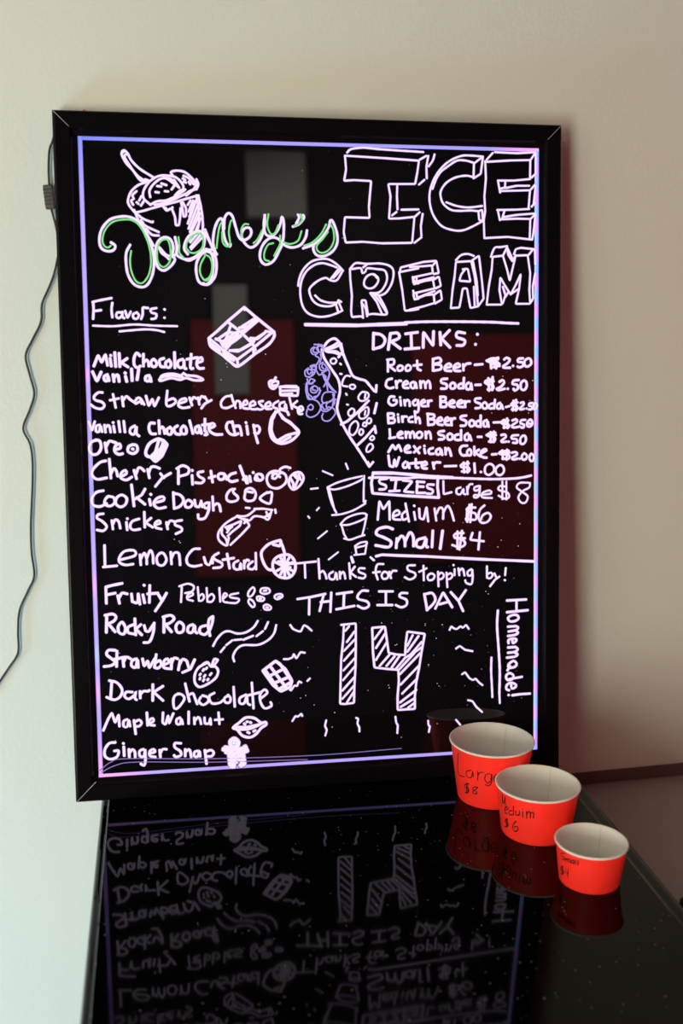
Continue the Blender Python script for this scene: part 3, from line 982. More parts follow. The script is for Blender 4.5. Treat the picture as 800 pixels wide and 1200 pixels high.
794,1312 855,1340 836,1382 795,1353 793,1281 853,1262
/886,1379 879,1257
884,1328 916,1388 956,1376
/985,1354 962,1242
980,1313 1015,1369 1055,1351
/1065,1340 1083,1267
/1156,1356 1103,1245 1011,1209
=strawberry_drawing|marker drawing of a seeded strawberry with a stem|3.5|white
1295,1308 1204,1261 1155,1181 1153,1078 1208,1023 1310,1059 1402,1127 1430,1208 1395,1261 1345,1264 1306,1318 1255,1299
/1355,1274 1387,1355 1433,1342 1375,1262
/1249,1217 1263,1237
/1211,1168 1222,1181
/1261,1144 1276,1164
/1284,1236 1298,1252
/1332,1161 1349,1181
/1301,1101 1311,1115
/1250,1093 1262,1113
/1210,1116 1215,1132
=handwritten_word|flavor word Dark|3.7|white
/186,1149 166,936
157,1155 244,1126 301,1041 279,960 209,923 121,959
418,1004 349,1008 328,958 376,924 447,971 458,1012 446,931 465,909
/508,1009 509,927
510,968 547,1007 597,1004 617,1014
/659,1083 653,888
/777,1056 666,990 773,882
=handwritten_word|flavor word chocolate in lowercase at the foot of the list|3.5|white
965,954 914,936 893,875 904,781 951,789 1023,888 995,942 945,955
/1038,1073 1056,980 1083,854
1085,937 1125,951 1148,892 1173,818
1215,898 1194,848 1243,804 1305,842 1296,894 1236,918
1378,941 1316,903 1345,819 1436,818 1487,852
1549,901 1498,873 1507,820 1558,817 1569,869 1539,908
/1609,1002 1618,762
1753,900 1681,862 1680,800 1731,797 1763,879 1772,795 1802,772
/1828,1042 1842,728
/1774,889 1938,921
1937,848 2010,907 1980,950 1928,901 1926,807 1976,721 2059,747 2049,790
=chocolate_block_drawing|marker drawing of a six-square chocolate block beside chocolate|4.3|white
/1964,1181 2120,1294 2232,1188 2312,1037 2290,965 2175,919 2084,997 1964,1181
/2047,1239 2248,947
/2024,1105 2211,1189
/2084,1018 2282,1091
/2120,1287 2171,1254 2291,1059
/1995,1179 2125,974
/2145,942 2291,1018
=handwritten_word|flavor word Maple|3.5|white
/70,562 133,702 174,771 210,646 253,746 258,602
349,679 309,661 307,599 347,591 369,668 381,595
/428,664 443,498
438,643 488,665 517,628 486,589 446,591
/580,748 585,593
606,613 656,641 647,676 607,654 605,602 665,588
=handwritten_word|flavor word Walnut|3.5|white
/769,737 760,614 795,591 828,703 835,599 889,720
967,664 927,646 925,594 965,587 981,649 996,585
/1070,731 1066,585
/1134,654 1136,577
1137,612 1179,658 1202,629 1213,573
/1255,647 1258,574 1308,571 1324,643 1328,560
/1423,700 1430,560
/1380,613 1472,614
=walnut_drawing|marker drawing of a walnut half with pointed ends|3.9|white
1592,502 1665,561 1748,619 1850,606 1931,545 1983,552 1992,520 1930,482 1867,412 1794,375 1702,401 1642,478 1592,502
1663,477 1786,480 1869,507 1952,544
/1633,510 1766,502 1910,525
/1726,547 1736,535
/1757,566 1767,569
/1798,559 1808,552
/1837,446 1857,455
/1765,439 1785,428
=handwritten_word|flavor word Ginger|3.7|white
203,410 134,404 82,335 80,253 138,212 217,234 239,305 190,308
/300,352 303,243
/295,394 299,390
/359,318 362,225
361,266 398,315 427,282 429,220
527,307 483,289 485,227 529,220 547,296
547,296 548,182 532,110 493,133
596,251 662,268 647,300 603,282 601,224 664,205
/717,285 724,201
722,243 751,293 797,290
=handwritten_word|flavor word Snap|3.7|white
969,352 899,357 898,305 957,259 966,207 905,190 885,212
/1018,276 1016,193
1017,235 1058,274 1078,241 1086,178
1169,246 1128,238 1123,186 1163,179 1185,245 1192,178
/1250,251 1266,83
1260,230 1321,247 1355,213 1330,173 1269,173
=gingerbread_figure_drawing|solid white marker gingerbread figure with tiny face and buttons|6.9|white
1599,366 1558,337 1573,283 1628,269 1649,321 1609,365
/1598,334 1602,303
/1474,248 1576,231 1740,241
/1504,214 1719,201
/1495,267 1556,253
/1730,263 1750,209
/1580,241 1570,137 1571,31
/1658,236 1666,130 1705,44
/1606,218 1618,81
/1627,217 1635,111
/1544,180 1551,54
/1561,32 1592,30
/1674,35 1716,64
/1698,192 1712,85
/1585,199 1592,51
=bottle_drawing|marker drawing of a tilted soda bottle with bubbles inside|3.5|white
2758,5029 2812,5096 2889,5126 2950,5073 2934,5043
2765,4999 2842,5029 2919,5073
2765,4991 2857,5013 2934,5043
2734,4999 2763,4894 2853,4758 2928,4637 2945,4516 2917,4380 2908,4289 2953,4152 3043,3984 3135,3845 3211,3728 3288,3604
/3288,3604 3335,3657
2957,5028 3009,4893 3054,4787 3099,4689 3175,4650 3253,4627 3314,4558 3360,4505
/3386,4573 3379,4494
/3387,4360 3357,4241
/3359,4086 3373,4006
/2952,4114 3030,4151 3155,4256 3289,4391
/3143,3860 3245,3950 3340,4055
2965,5066 2986,4938 2963,4953
2810,4969 2887,4961 2948,4931 2932,4908
/2787,4976 2902,4976 2948,4946
=bubble_mark|small marker bubble in the bottle drawing|2.7|white
2863,4893 2836,4871 2847,4836 2885,4833 2908,4866 2886,4893 2863,4893
/2949,4833 2962,4821
/2948,4712 2968,4709
3068,4681 3021,4689 2982,4637 2974,4576 3035,4561
3066,4575 3066,4545 3104,4530 3131,4560 3105,4583 3066,4575
/3016,4478 3026,4462
/3025,4349 3040,4345
3205,4491 3165,4438 3180,4395 3234,4392 3289,4437 3282,4482 3236,4495 3205,4491
3251,4468 3243,4422
3071,4295 3039,4257 3054,4212 3101,4226 3117,4279 3094,4299 3071,4295
3218,4286 3171,4241 3178,4187 3224,4179 3279,4224 3288,4292 3265,4315 3218,4286
3249,4270 3240,4224
3286,4181 3263,4148 3286,4117 3317,4140 3313,4175 3286,4181
3224,4126 3215,4095 3247,4087 3262,4114 3239,4133 3224,4126
3184,4050 3168,4012 3191,3981 3222,4019 3207,4050 3184,4050
3107,4143 3060,4090 3052,4014 3090,3983 3137,4028 3161,4104 3138,4147 3107,4143
3323,3967 3299,3941 3323,3918 3354,3940 3339,3967 3323,3967
3291,3873 3259,3827 3259,3781 3298,3788 3337,3833 3322,3872 3291,3873
=fizz_scribble_drawing|looping violet scribbles of fizz on the left of the bottle|1.9|violet
2643,5029 2605,4999 2619,4947 2665,4942 2696,4984 2673,5022 2635,5007 2635,4969 2673,4962
/2644,5059 2704,5051 2750,5014 2734,4969 2688,4969 2674,5029 2720,5044 2765,4984 2718,4947 2750,5029 2705,5059 2673,4999
2689,5059 2750,5044 2765,4999
2657,4924 2702,4894 2678,4834 2640,4804 2594,4790
2718,4939 2725,4894 2709,4849
2747,4849 2701,4819 2715,4759 2761,4751 2785,4796 2747,4834 2731,4796 2754,4774
2792,4789 2822,4728 2798,4653 2751,4563
2571,4782 2529,4745 2539,4685 2600,4685 2616,4745 2578,4767 2555,4745 2577,4707 2600,4730
2594,4805 2655,4819 2662,4759 2623,4730 2609,4790 2655,4797 2638,4714 2577,4670
2609,4775 2669,4744
2669,4744 2699,4699 2738,4714 2783,4676
2730,4729 2775,4623 2858,4517
2746,4729 2807,4758 2822,4698 2782,4593
2767,4653 2789,4578 2796,4517
2760,4683 2835,4562 2896,4494
2553,4655 2575,4595 2637,4624 2645,4639 2599,4655 2576,4625 2591,4595 2621,4602
2545,4610 2536,4520 2558,4429 2580,4414
2553,4595 2558,4490 2604,4444
2628,4572 2593,4542 2604,4497 2650,4492 2681,4534 2659,4567 2624,4567 2617,4527 2651,4519
2697,4548 2704,4503 2680,4458 2634,4444
2712,4518 2665,4443 2603,4414 2558,4444
2573,4474 2557,4422 2595,4414 2619,4436
2603,4421 2679,4383 2709,4307 2662,4232 2585,4203 2539,4234 2548,4294
2587,4354 2556,4324 2571,4294 2609,4293 2620,4331 2595,4354
2834,4502 2757,4488 2726,4428 2740,4375 2817,4381 2864,4426 2872,4487 2804,4502
2857,4472 2879,4381 2832,4305 2769,4268 2716,4292 2725,4352 2786,4382
2864,4411 2847,4320 2801,4291 2778,4351 2833,4396 2895,4411
2801,4321 2862,4305 2885,4244 2814,4162 2745,4163 2723,4208 2738,4246
2724,4337 2754,4291 2785,4306
=handwritten_word|bold heading DRINKS with a colon|4.1|white
/3357,5190 3351,5001
3357,5184 3444,5171 3496,5114 3462,5038 3355,5001
/3561,5180 3534,4995
3561,5184 3648,5189 3667,5132 3560,5085
/3570,5089 3682,5006
/3746,5180 3893,5198
/3814,5180 3819,5009
/3735,5000 3911,5012
/3961,5018 3966,5202 4083,5037 4090,5208
/4169,5198 4178,5046
/4287,5221 4188,5122 4292,5017
4476,5188 4386,5198 4376,5141 4475,5102 4455,5045 4376,5041
/4631,5175 4635,5171
/4607,5054 4611,5052
=handwritten_word|drink word Root|3.5|white
/3529,4868 3527,4735
3519,4874 3597,4877 3596,4820 3528,4805
/3538,4805 3615,4744
3674,4805 3645,4782 3654,4744 3699,4753 3708,4791 3674,4805
3772,4810 3743,4781 3752,4743 3797,4753 3806,4791 3772,4810
/3885,4861 3890,4761 3929,4746
/3841,4804 3939,4815
=handwritten_word|drink word Beer after Root|3.7|white
/4082,4879 4081,4741
4078,4879 4157,4893 4177,4846 4087,4817
4087,4817 4176,4807 4176,4760 4087,4741
4226,4769 4305,4793 4280,4826 4232,4794 4232,4744 4305,4736
4335,4768 4415,4793 4391,4825 4339,4793 4345,4743 4418,4735
/4455,4815 4458,4743
4458,4781 4494,4819 4544,4825
=handwritten_price|price text for root beer|3.7|white
/4600,4808 4695,4815
4894,4877 4820,4885 4761,4857 4805,4835 4894,4828 4909,4799 4835,4779
/4747,4857 4894,4891
/4798,4871 4805,4765
/4850,4884 4867,4764
/4761,4850 4879,4849
/4820,4821 4909,4792
4968,4870 4997,4891 5039,4869 5012,4827 4953,4785 4975,4771 5042,4770
/5079,4794 5082,4791
5205,4883 5149,4876 5143,4841 5205,4833 5205,4791 5161,4774 5138,4784
5272,4882 5228,4854 5228,4798 5265,4783 5310,4818 5302,4868 5272,4882
=handwritten_word|drink word Cream|3.5|white
3575,4650 3517,4631 3502,4565 3545,4536 3594,4545
/3624,4621 3633,4539
3629,4583 3663,4626 3687,4620
3712,4572 3771,4591 3751,4620 3712,4591 3717,4544 3776,4537
3840,4609 3804,4591 3810,4543 3849,4537 3863,4605 3878,4536
/3922,4618 3928,4536
3928,4580 3958,4618 3981,4589 3987,4535
3987,4579 4021,4623 4041,4589 4046,4531
=handwritten_word|drink word Soda after Cream|3.7|white
4255,4644 4185,4635 4185,4597 4245,4577 4244,4529 4179,4526
4324,4596 4290,4567 4304,4525 4350,4532 4354,4576 4324,4596
4434,4585 4394,4566 4398,4528 4444,4531
/4464,4652 4454,4527
4524,4594 4490,4569 4497,4517 4543,4523 4550,4588 4563,4511
=handwritten_price|price text for cream soda|3.7|white
/4606,4566 4672,4568
4827,4637 4746,4617 4724,4596 4761,4574 4827,4559 4827,4517 4761,4510
/4768,4645 4778,4496
/4823,4659 4817,4503
/4731,4596 4835,4609
4909,4601 4946,4622 4968,4594 4931,4544 4872,4517 4901,4502 4975,4516
/5012,4518 5015,4515
5153,4621 5087,4614 5075,4572 5131,4564 5143,4521 5101,4493 5087,4515
5213,4613 5179,4578 5183,4514 5221,4499 5253,4542 5247,4599 5213,4613
=handwritten_word|drink word Ginger|3.5|white
3604,4434 3552,4434 3530,4373 3572,4332 3624,4352 3629,4393 3593,4393
/3677,4392 3683,4331
/3671,4427 3675,4423
/3725,4392 3733,4330
3729,4361 3761,4397 3788,4370 3791,4323
3866,4396 3830,4370 3844,4329 3886,4343 3893,4390
3893,4390 3901,4298 3886,4247 3850,4257
3935,4355 3981,4368 3964,4395 3931,4369 3939,4322 3991,4317
/4013,4382 4019,4317
4017,4347 4034,4382 4061,4382
=handwritten_word|drink word Beer after Ginger|3.7|white
/4172,4428 4171,4315
4167,4428 4235,4421 4224,4380 4171,4372
4171,4372 4245,4359 4235,4310 4171,4305
4281,4338 4345,4358 4324,4385 4282,4359 4288,4314 4345,4303
4384,4337 4448,4357 4426,4384 4384,4358 4388,4312 4452,4301
/4473,4373 4479,4301
4477,4342 4501,4369 4533,4368
=handwritten_word|drink word Soda after Ginger Beer|3.5|white
4672,4405 4606,4399 4606,4363 4672,4334 4665,4292 4606,4285
4724,4355 4690,4327 4704,4284 4746,4284 4753,4326 4724,4355
4827,4340 4783,4326 4778,4283 4827,4283
/4852,4385 4842,4280
4916,4346 4879,4325 4882,4279 4923,4282 4931,4331 4953,4274
=handwritten_price|price text for ginger beer soda ending over the light strip|3.3|white
/4990,4295 5035,4306
5139,4350 5072,4344 5057,4316 5131,4301 5131,4265 5064,4266
/5087,4372 5079,4251
/5119,4382 5117,4251
5176,4343 5213,4352 5213,4321 5161,4272 5184,4264 5221,4271
/5251,4275 5254,4272
5326,4341 5288,4334 5284,4306 5323,4298 5314,4263 5281,4263
5363,4345 5341,4312 5348,4262 5378,4276 5386,4319 5363,4345
=handwritten_word|drink word Birch|3.5|white
/3523,4237 3528,4123
3523,4237 3592,4230 3585,4189 3529,4180
3529,4180 3602,4169 3597,4128 3528,4119
/3648,4189 3654,4133
/3644,4223 3646,4219
/3696,4198 3702,4133
3700,4167 3723,4198 3753,4193
3822,4192 3780,4177 3780,4136 3828,4131
/3854,4237 3864,4124
3864,4155 3896,4185 3912,4154 3916,4113
=handwritten_word|drink word Beer after Birch|3.7|white
/4012,4225 4017,4095
4006,4225 4090,4213 4081,4172 4018,4163
4018,4163 4096,4148 4085,4101 4017,4091
4138,4131 4191,4150 4170,4182 4132,4151 4138,4100 4195,4089
4223,4129 4276,4149 4255,4180 4223,4150 4229,4098 4280,4087
/4298,4165 4308,4083
4304,4128 4325,4165 4351,4165
=handwritten_word|drink word Soda after Birch Beer|3.7|white
4490,4198 4426,4188 4425,4158 4489,4130 4479,4080 4421,4075
4558,4141 4528,4115 4543,4067 4586,4079 4592,4120 4558,4141
4657,4134 4614,4120 4618,4072 4656,4065
/4672,4196 4671,4061
4747,4139 4708,4119 4714,4065 4753,4070 4758,4132 4772,4060
=handwritten_price|price text for birch beer soda|3.5|white
/4834,4110 4916,4112
5020,4132 4953,4133 4938,4097 5020,4082 5027,4053 4960,4047
/4968,4140 4968,4040
/5005,4156 5012,4039
/4938,4105 5012,4111
5072,4131 5117,4145 5132,4116 5065,4067 5087,4045 5147,4052
/5162,4058 5163,4056
5236,4136 5184,4130 5176,4094 5221,4079 5214,4043 5184,4044
5289,4135 5259,4100 5266,4057 5304,4056 5329,4092 5314,4132 5289,4135
/5281,4093 5304,4085
=handwritten_word|drink word Lemon|3.5|white
/3542,4047 3547,3939
/3537,3939 3610,3950
3642,3974 3701,3994 3680,4018 3642,3990 3646,3949 3700,3940
/3737,4013 3742,3942
3743,3976 3768,4013 3789,3992 3793,3941
3793,3976 3821,4016 3841,3987 3847,3940
3911,4011 3873,3987 3883,3939 3932,3945 3941,3990 3911,4011
/3983,4010 3989,3931
3989,3973 4021,4013 4042,3984 4050,3926
=handwritten_word|drink word Soda after Lemon|3.7|white
4212,4016 4148,4007 4148,3976 4212,3955 4207,3920 4148,3914
4286,3984 4254,3960 4265,3912 4314,3918 4318,3963 4286,3984
4393,3972 4350,3959 4350,3911 4403,3904
/4425,4023 4425,3904
4510,3981 4472,3957 4478,3903 4521,3908 4527,3970 4553,3897
=handwritten_price|price text for lemon soda|3.5|white
/4634,3938 4683,3937
4856,3984 4782,3978 4753,3950 4849,3927 4841,3878 4775,3879
/4797,3993 4797,3871
/4837,3999 4834,3871
/4745,3958 4864,3956
4931,3955 4975,3961 4990,3932 4931,3883 4953,3869 4998,3875
/5024,3874 5027,3873
5147,3951 5072,3945 5065,3910 5124,3901 5132,3858 5080,3859
5207,3943 5174,3908 5177,3850 5214,3843 5244,3885 5236,3936 5207,3943
=handwritten_word|drink word Mexican|3.7|white
/3525,3775 3578,3862 3609,3800 3651,3861 3682,3785
3728,3798 3788,3824 3767,3849 3729,3819 3735,3771 3798,3766
/3840,3837 3903,3754
/3914,3826 3840,3765
/3967,3804 3977,3752
/3967,3841 3969,3837
4073,3813 4024,3793 4030,3745 4083,3744
4158,3805 4115,3785 4121,3735 4164,3743 4173,3800 4189,3728
/4228,3810 4232,3733
4232,3768 4264,3809 4285,3774 4300,3715
=handwritten_word|cola drink word|3.7|white
4501,3833 4435,3828 4408,3778 4435,3721 4493,3717
4531,3790 4501,3762 4508,3719 4545,3719 4553,3761 4531,3790
/4590,3818 4594,3718
/4649,3781 4597,3753 4663,3702
4678,3738 4745,3772 4723,3787 4678,3759 4671,3709 4708,3687 4745,3683
=handwritten_price|price text for the cola line|3.5|white
/4812,3721 4871,3724
5027,3760 4923,3754 4916,3726 5027,3710 5027,3666 4945,3668
/4945,3768 4953,3661
/5005,3775 4998,3653
/4901,3733 5035,3738
5065,3738 5117,3744 5132,3715 5065,3673 5087,3654 5140,3664
/5165,3664 5168,3661
5222,3727 5192,3692 5204,3652 5244,3655 5259,3698 5222,3727
5312,3719 5289,3676 5305,3632 5342,3639 5345,3696 5312,3719
=handwritten_word|drink word Water|3.7|white
/3524,3730 3538,3607 3586,3595 3597,3688 3617,3595 3656,3707
3734,3654 3702,3624 3712,3583 3754,3592 3761,3647 3781,3577
/3860,3683 3860,3580 3891,3579
/3797,3632 3945,3640
3934,3599 3997,3618 3976,3649 3934,3619 3944,3574 3997,3566
/4072,3637 4086,3564
4082,3600 4104,3637 4163,3635
=handwritten_price|price text one dollar for water|3.5|white
/4220,3589 4363,3590
4520,3618 4434,3609 4423,3578 4520,3566 4520,3520 4434,3522
/4456,3629 4462,3509
/4505,3639 4505,3508
/4591,3616 4599,3502
/4670,3511 4677,3508
=+|x|3.3|white
4782,3607 4730,3572 4727,3500 4774,3471 4834,3512 4834,3577 4782,3607
4916,3590 4863,3548 4871,3483 4923,3467 4965,3510 4956,3567 4916,3590
=underline_stroke|thick marker rule under the drinks list|3.5|white
3285,3468 3443,3471 3732,3454 3877,3462 4096,3450 4316,3445 4537,3433 4834,3419 5087,3421 5207,3432 5312,3452
=sizes_box_drawing|marker rectangle around the word SIZES|3.9|white
/3334,3519 3312,3406 3325,3282 3741,3241 4144,3210
/4144,3210 4128,3346 4135,3470
=+|x|4.5|white
/3334,3525 3575,3520 3785,3499 3996,3473 4316,3450
=handwritten_word|boxed word SIZES|3.5|white
3501,3453 3417,3445 3416,3404 3489,3371 3479,3330 3409,3326
/3553,3438 3679,3443
/3616,3436 3598,3307
/3531,3302 3657,3305
/3700,3428 3816,3415 3710,3294 3826,3281
/3880,3414 3868,3280
/3869,3410 3964,3402
/3869,3352 3953,3346
/3868,3273 3974,3271
4081,3368 4006,3370 4006,3332 4070,3302 4055,3260 3995,3262
=handwritten_word|size word Large with separated letters|3.1|white
/4201,3408 4204,3249 4303,3271
4416,3326 4369,3309 4369,3254 4415,3244 4453,3307 4453,3252 4477,3243
/4500,3333 4504,3242
4504,3297 4529,3360 4566,3363
4642,3339 4591,3322 4594,3285 4642,3293 4661,3330
4661,3339 4655,3266 4632,3202 4585,3203 4594,3231 4651,3220
4670,3229 4802,3244 4783,3281 4698,3255 4689,3201 4812,3188
=handwritten_price|dollar 8 price beside Large with a violet edge|2.9|white
4992,3322 4916,3333 4897,3287 5011,3248 5030,3192 4973,3175 4897,3214
/4945,3387 4945,3170
/4996,3386 4996,3165
5279,3365 5164,3364 5129,3309 5202,3252 5269,3195 5241,3122 5183,3124 5149,3189 5202,3262 5288,3306 5298,3361
=handwritten_word|size word Medium|3.3|white
/3385,2961 3408,3188 3455,3083 3530,3185 3532,2957
3580,2997 3655,3026 3630,3068 3581,3038 3580,2966 3664,2953
3729,3055 3686,3015 3696,2952 3760,2971
/3729,3148 3770,2929
/3834,3042 3849,2948
/3835,3121 3839,3114
/3898,3082 3904,2967 3951,2945 3990,3100 4010,2923
/4090,3077 4110,2930
4111,3014 4154,3085 4196,3063 4196,2949
4196,3022 4250,3104 4293,3050 4331,2924
=handwritten_price|dollar 6 price beside Medium|3.3|white
4603,3075 4509,3077 4499,3032 4603,3001 4603,2928 4480,2940
/4528,3113 4499,2903
/4556,3118 4537,2899
/4500,3068 4490,2922
4717,3099 4660,3046 4641,2954 4679,2889 4754,2896 4798,2959 4764,3006 4698,2980 4669,2926
=handwritten_word|large size word Small|4.1|white
3569,2842 3495,2869 3390,2847 3368,2786 3462,2741 3546,2687 3514,2625 3356,2651
/3620,2726 3609,2612
3613,2674 3673,2755 3715,2713 3719,2629
3719,2681 3780,2794 3822,2741 3825,2626
3970,2725 3874,2697 3863,2624 3938,2612 3981,2715 3980,2621 4002,2609
/4067,2806 4055,2608
/4189,2802 4158,2583
=handwritten_price|dollar 4 price beside Small|3.5|white
4451,2767 4348,2761 4338,2715 4442,2685 4470,2628 4404,2594 4310,2624
/4376,2788 4375,2576
/4433,2795 4400,2566
/4338,2715 4470,2702
/4565,2764 4536,2682 4707,2658
/4659,2770 4640,2558
=underline_stroke|thick rule under the word Small reaching the right strip|3.9|white
/3360,2518 3434,2534 3618,2519 3990,2494 4365,2462 4744,2431 5126,2403 5358,2386
=bucket_drawing|marker drawing of the largest of three empty tubs|2.7|white
2778,3367 2886,3416 3032,3458 3198,3491
2778,3357 2864,3339 3010,3372 3156,3430 3208,3460
2778,3361 2821,3192 2881,3058
/3225,3494 3217,3326 3215,3182
2829,3032 2943,3041 3089,3083 3236,3161
3215,3182 3241,3198 3226,3161
/2793,3367 2861,3089
=bucket_drawing|marker drawing of the middle one of three empty tubs|2.7|white
2931,2923 3005,2992 3130,3036 3235,3038 3244,2975
2931,2912 3025,2910 3150,2947 3238,2986
/2938,2922 2971,2798 3002,2745
/3251,3027 3223,2893 3194,2781
2971,2746 3043,2729 3148,2761 3221,2780
=bucket_drawing|marker drawing of the smallest of three empty tubs|2.7|white
3101,2649 3168,2688 3248,2696 3230,2655 3125,2632
/3105,2649 3120,2545
/3248,2690 3225,2552
/3093,2542 3225,2552
=ray_mark|short marker dash radiating around the tub drawings|2.5|white
/2723,3562 2842,3509
/3003,3648 3029,3580
/2576,3352 2663,3360
/2644,3095 2672,3125
/2654,2756 2764,2841
/2780,2498 2896,2583
/3292,2508 3337,2469
/3051,2516 3071,2447
/3273,3663 3300,3612 3335,3662
/2540,3026 2555,3005
=handwritten_word|word Thanks|3.1|white
/2305,2459 2460,2468 2625,2479
/2490,2453 2494,2288
/2656,2509 2667,2271
2664,2333 2706,2362 2736,2320 2750,2268
2830,2348 2784,2318 2791,2266 2845,2260 2867,2336 2881,2252
/2913,2345 2916,2262
2917,2303 2951,2343 2971,2311 2979,2259
/3029,2444 3041,2257
/3057,2522 3082,2453
/3098,2400 3042,2330 3111,2275
3217,2375 3154,2378 3147,2336 3226,2296 3205,2255 3142,2264
=handwritten_word|word for|3.1|white
3449,2419 3375,2416 3353,2329 3377,2234
/3321,2320 3405,2327
3458,2325 3426,2284 3447,2238 3500,2250 3504,2302 3458,2325
/3521,2323 3542,2243
3538,2291 3564,2332 3610,2330
/3292,2508 3329,2471
=handwritten_word|word Stopping|3.1|white
3840,2391 3755,2388 3755,2335 3840,2294 3839,2248 3775,2219 3712,2249
/3947,2381 3950,2202
/3893,2309 3985,2348
4042,2283 3999,2253 4010,2204 4063,2208 4085,2256 4042,2283
/4128,2301 4134,2122
4130,2259 4171,2289 4203,2256 4181,2215 4134,2206
/4235,2286 4245,2107
4242,2255 4285,2278 4311,2248 4285,2211 4246,2202
/4337,2325 4337,2251
/4322,2378 4326,2374
/4386,2334 4397,2249
4393,2291 4430,2332 4451,2300 4462,2242
4549,2317 4501,2287 4509,2241 4553,2247 4562,2306
4562,2306 4566,2211 4548,2133 4483,2151 4472,2183
=handwritten_word|word by with an exclamation mark|3.1|white
/4748,2346 4748,2204
4748,2247 4798,2266 4820,2233 4787,2196 4748,2204
/4842,2254 4864,2211
/4907,2213 4853,2179 4787,2097
/4988,2317 4980,2228
/4973,2168 4980,2164
=handwritten_word|capital word THIS|3.5|white
/2395,2033 2556,2051 2733,2082
/2539,2048 2532,1841
/2712,2072 2661,1877
/2675,1984 2794,1992
/2806,2095 2792,1861
/2872,2076 3060,2094
/2962,2073 2954,1917
/2865,1889 3086,1922
3256,2099 3182,2102 3129,2045 3139,2003 3244,1968 3264,1914 3201,1886 3127,1920
=handwritten_word|capital word IS|3.5|white
/3392,2087 3562,2081
/3477,2084 3475,1916
/3370,1920 3556,1913
3742,2052 3667,2055 3646,2014 3731,1969 3730,1906 3666,1881 3598,1911
=handwritten_word|capital word DAY|3.7|white
/3955,2034 3990,1832
3955,2029 4052,2040 4094,1965 4062,1903 3986,1832
/4093,1848 4191,2045 4305,1855
/4147,1899 4266,1926
/4288,2042 4385,1932
/4478,2060 4385,1932 4443,1802
=number_drawing|tall hatched outline numeral 1|3.1|white
/2921,1696 3101,1707 3098,1450 3091,1173 3073,897 3067,727 2960,718 2896,725 2905,998 2916,1274 2942,1494 2954,1676
/2972,1621 3018,1674
/2988,1482 3082,1607
/2950,1374 3090,1514
/2949,1254 3088,1404
/2943,1135 3087,1284
/2936,1015 3086,1183
/2925,886 3075,1045
/2924,785 3064,934
/2979,735 3069,869
=number_drawing|tall hatched outline numeral 4|3.3|white
/3303,1643 3461,1650 3483,1487 3504,1323 3597,1300 3709,1287 3720,1439 3739,1577 3958,1539 3916,1318 3886,1133 3847,949 3827,763 3826,609 3610,607 3611,775 3628,960 3623,1109 3484,1126 3326,1152 3309,1347 3306,1514 3303,1643
/3330,1503 3433,1637
/3347,1392 3460,1562
/3345,1244 3477,1450
/3391,1168 3513,1300
/3475,1163 3578,1279
/3540,1142 3644,1285
/3596,1126 3718,1263
/3633,1113 3822,1304
/3738,1401 3805,1528
/3737,1327 3879,1515
/3775,1288 3916,1439
/3642,1053 3897,1300
/3650,922 3886,1152
/3668,809 3857,986
/3639,698 3846,846
/3647,642 3827,744
/3741,627 3826,688
/3822,1313 3916,1374
/3709,1254 3775,1288
=squiggle_mark|short zigzag mark radiating left of the numerals|2.9|white
/2303,1722 2333,1673 2394,1643 2429,1637 2468,1715 2509,1692 2560,1642
/2217,1310 2275,1307 2327,1329 2338,1371 2368,1307 2421,1387 2473,1375
/2498,1028 2530,1057
=squiggle_mark|short zigzag mark radiating below left of the numerals|2.9|white
/2299,923 2342,983 2373,971 2395,1033 2425,1011
/2308,544 2346,605 2377,593 2419,632 2429,600
/2285,930 2310,943
=squiggle_mark|short zigzag mark radiating below the numerals|2.9|white
/2722,529 2705,461 2728,410 2708,341
/3092,538 3118,526 3105,467 3130,416 3130,366
/3581,525 3590,449 3610,417 3603,317
=squiggle_mark|short zigzag mark radiating right of the numerals|2.9|white
/4271,1574 4290,1620 4324,1590 4362,1579 4409,1615 4438,1591 4480,1630 4514,1576
/4351,1337 4399,1369 4465,1317 4561,1294
/4426,1011 4465,1036 4522,954 4569,929 4598,950 4646,894 4688,860
/4502,681 4559,665 4607,590 4683,520
=squiggle_mark|short zigzag mark under the numerals near the large cup|2.9|white
/3993,449 3997,392 4015,379 4001,307
/4348,440 4401,375
=underline_stroke|tall vertical marker line beside the sideways word|3.5|white
4887,1790 4877,1594 4896,1311 4911,1028 4905,744
=underline_stroke|shorter vertical marker line beside the sideways word|3.1|white
4804,1203 4800,1034 4809,844 4815,702
/4905,744 4911,621
=handwritten_word|sideways word Homemade with an exclamation mark|3.7|white
/5003,1910 5251,1913
/5127,1905 5127,1777
/5003,1763 5272,1778
5058,1720 5017,1688 5044,1647 5113,1651 5155,1682 5127,1724 5058,1720
/5017,1581 5113,1584
5113,1584 5148,1569 5127,1536 5024,1520
5113,1530 5148,1501 5113,1476 5017,1464
5072,1431 5079,1370 5113,1389 5127,1415 5086,1430 5024,1413 5024,1373
/5017,1319 5114,1321
5114,1321 5144,1293 5107,1261 5017,1252
5100,1255 5141,1226 5107,1200 5003,1192
5086,1147 5024,1103 5031,1062 5107,1072 5128,1111 5086,1147
/5045,1082 5010,1030
/5197,939 5010,915
5031,995 4992,956 5010,908 5072,918 5086,965 5031,995
5059,844 5066,797 5107,808 5121,841 5059,872 5003,847 4996,794 5031,778
/5024,718 5027,715
/5072,711 5170,719 5302,720
'''
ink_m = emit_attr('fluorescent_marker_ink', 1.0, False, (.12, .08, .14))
PAL = {'white': ((.90, .76, .95), ((.52, .31, .86), (.035, .015, .13))),  # violet second pair paints a glow halo along each stroke's rim
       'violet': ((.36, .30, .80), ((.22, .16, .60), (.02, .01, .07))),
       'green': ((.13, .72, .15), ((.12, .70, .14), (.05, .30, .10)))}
GREENLIFT = .0006
cur = None
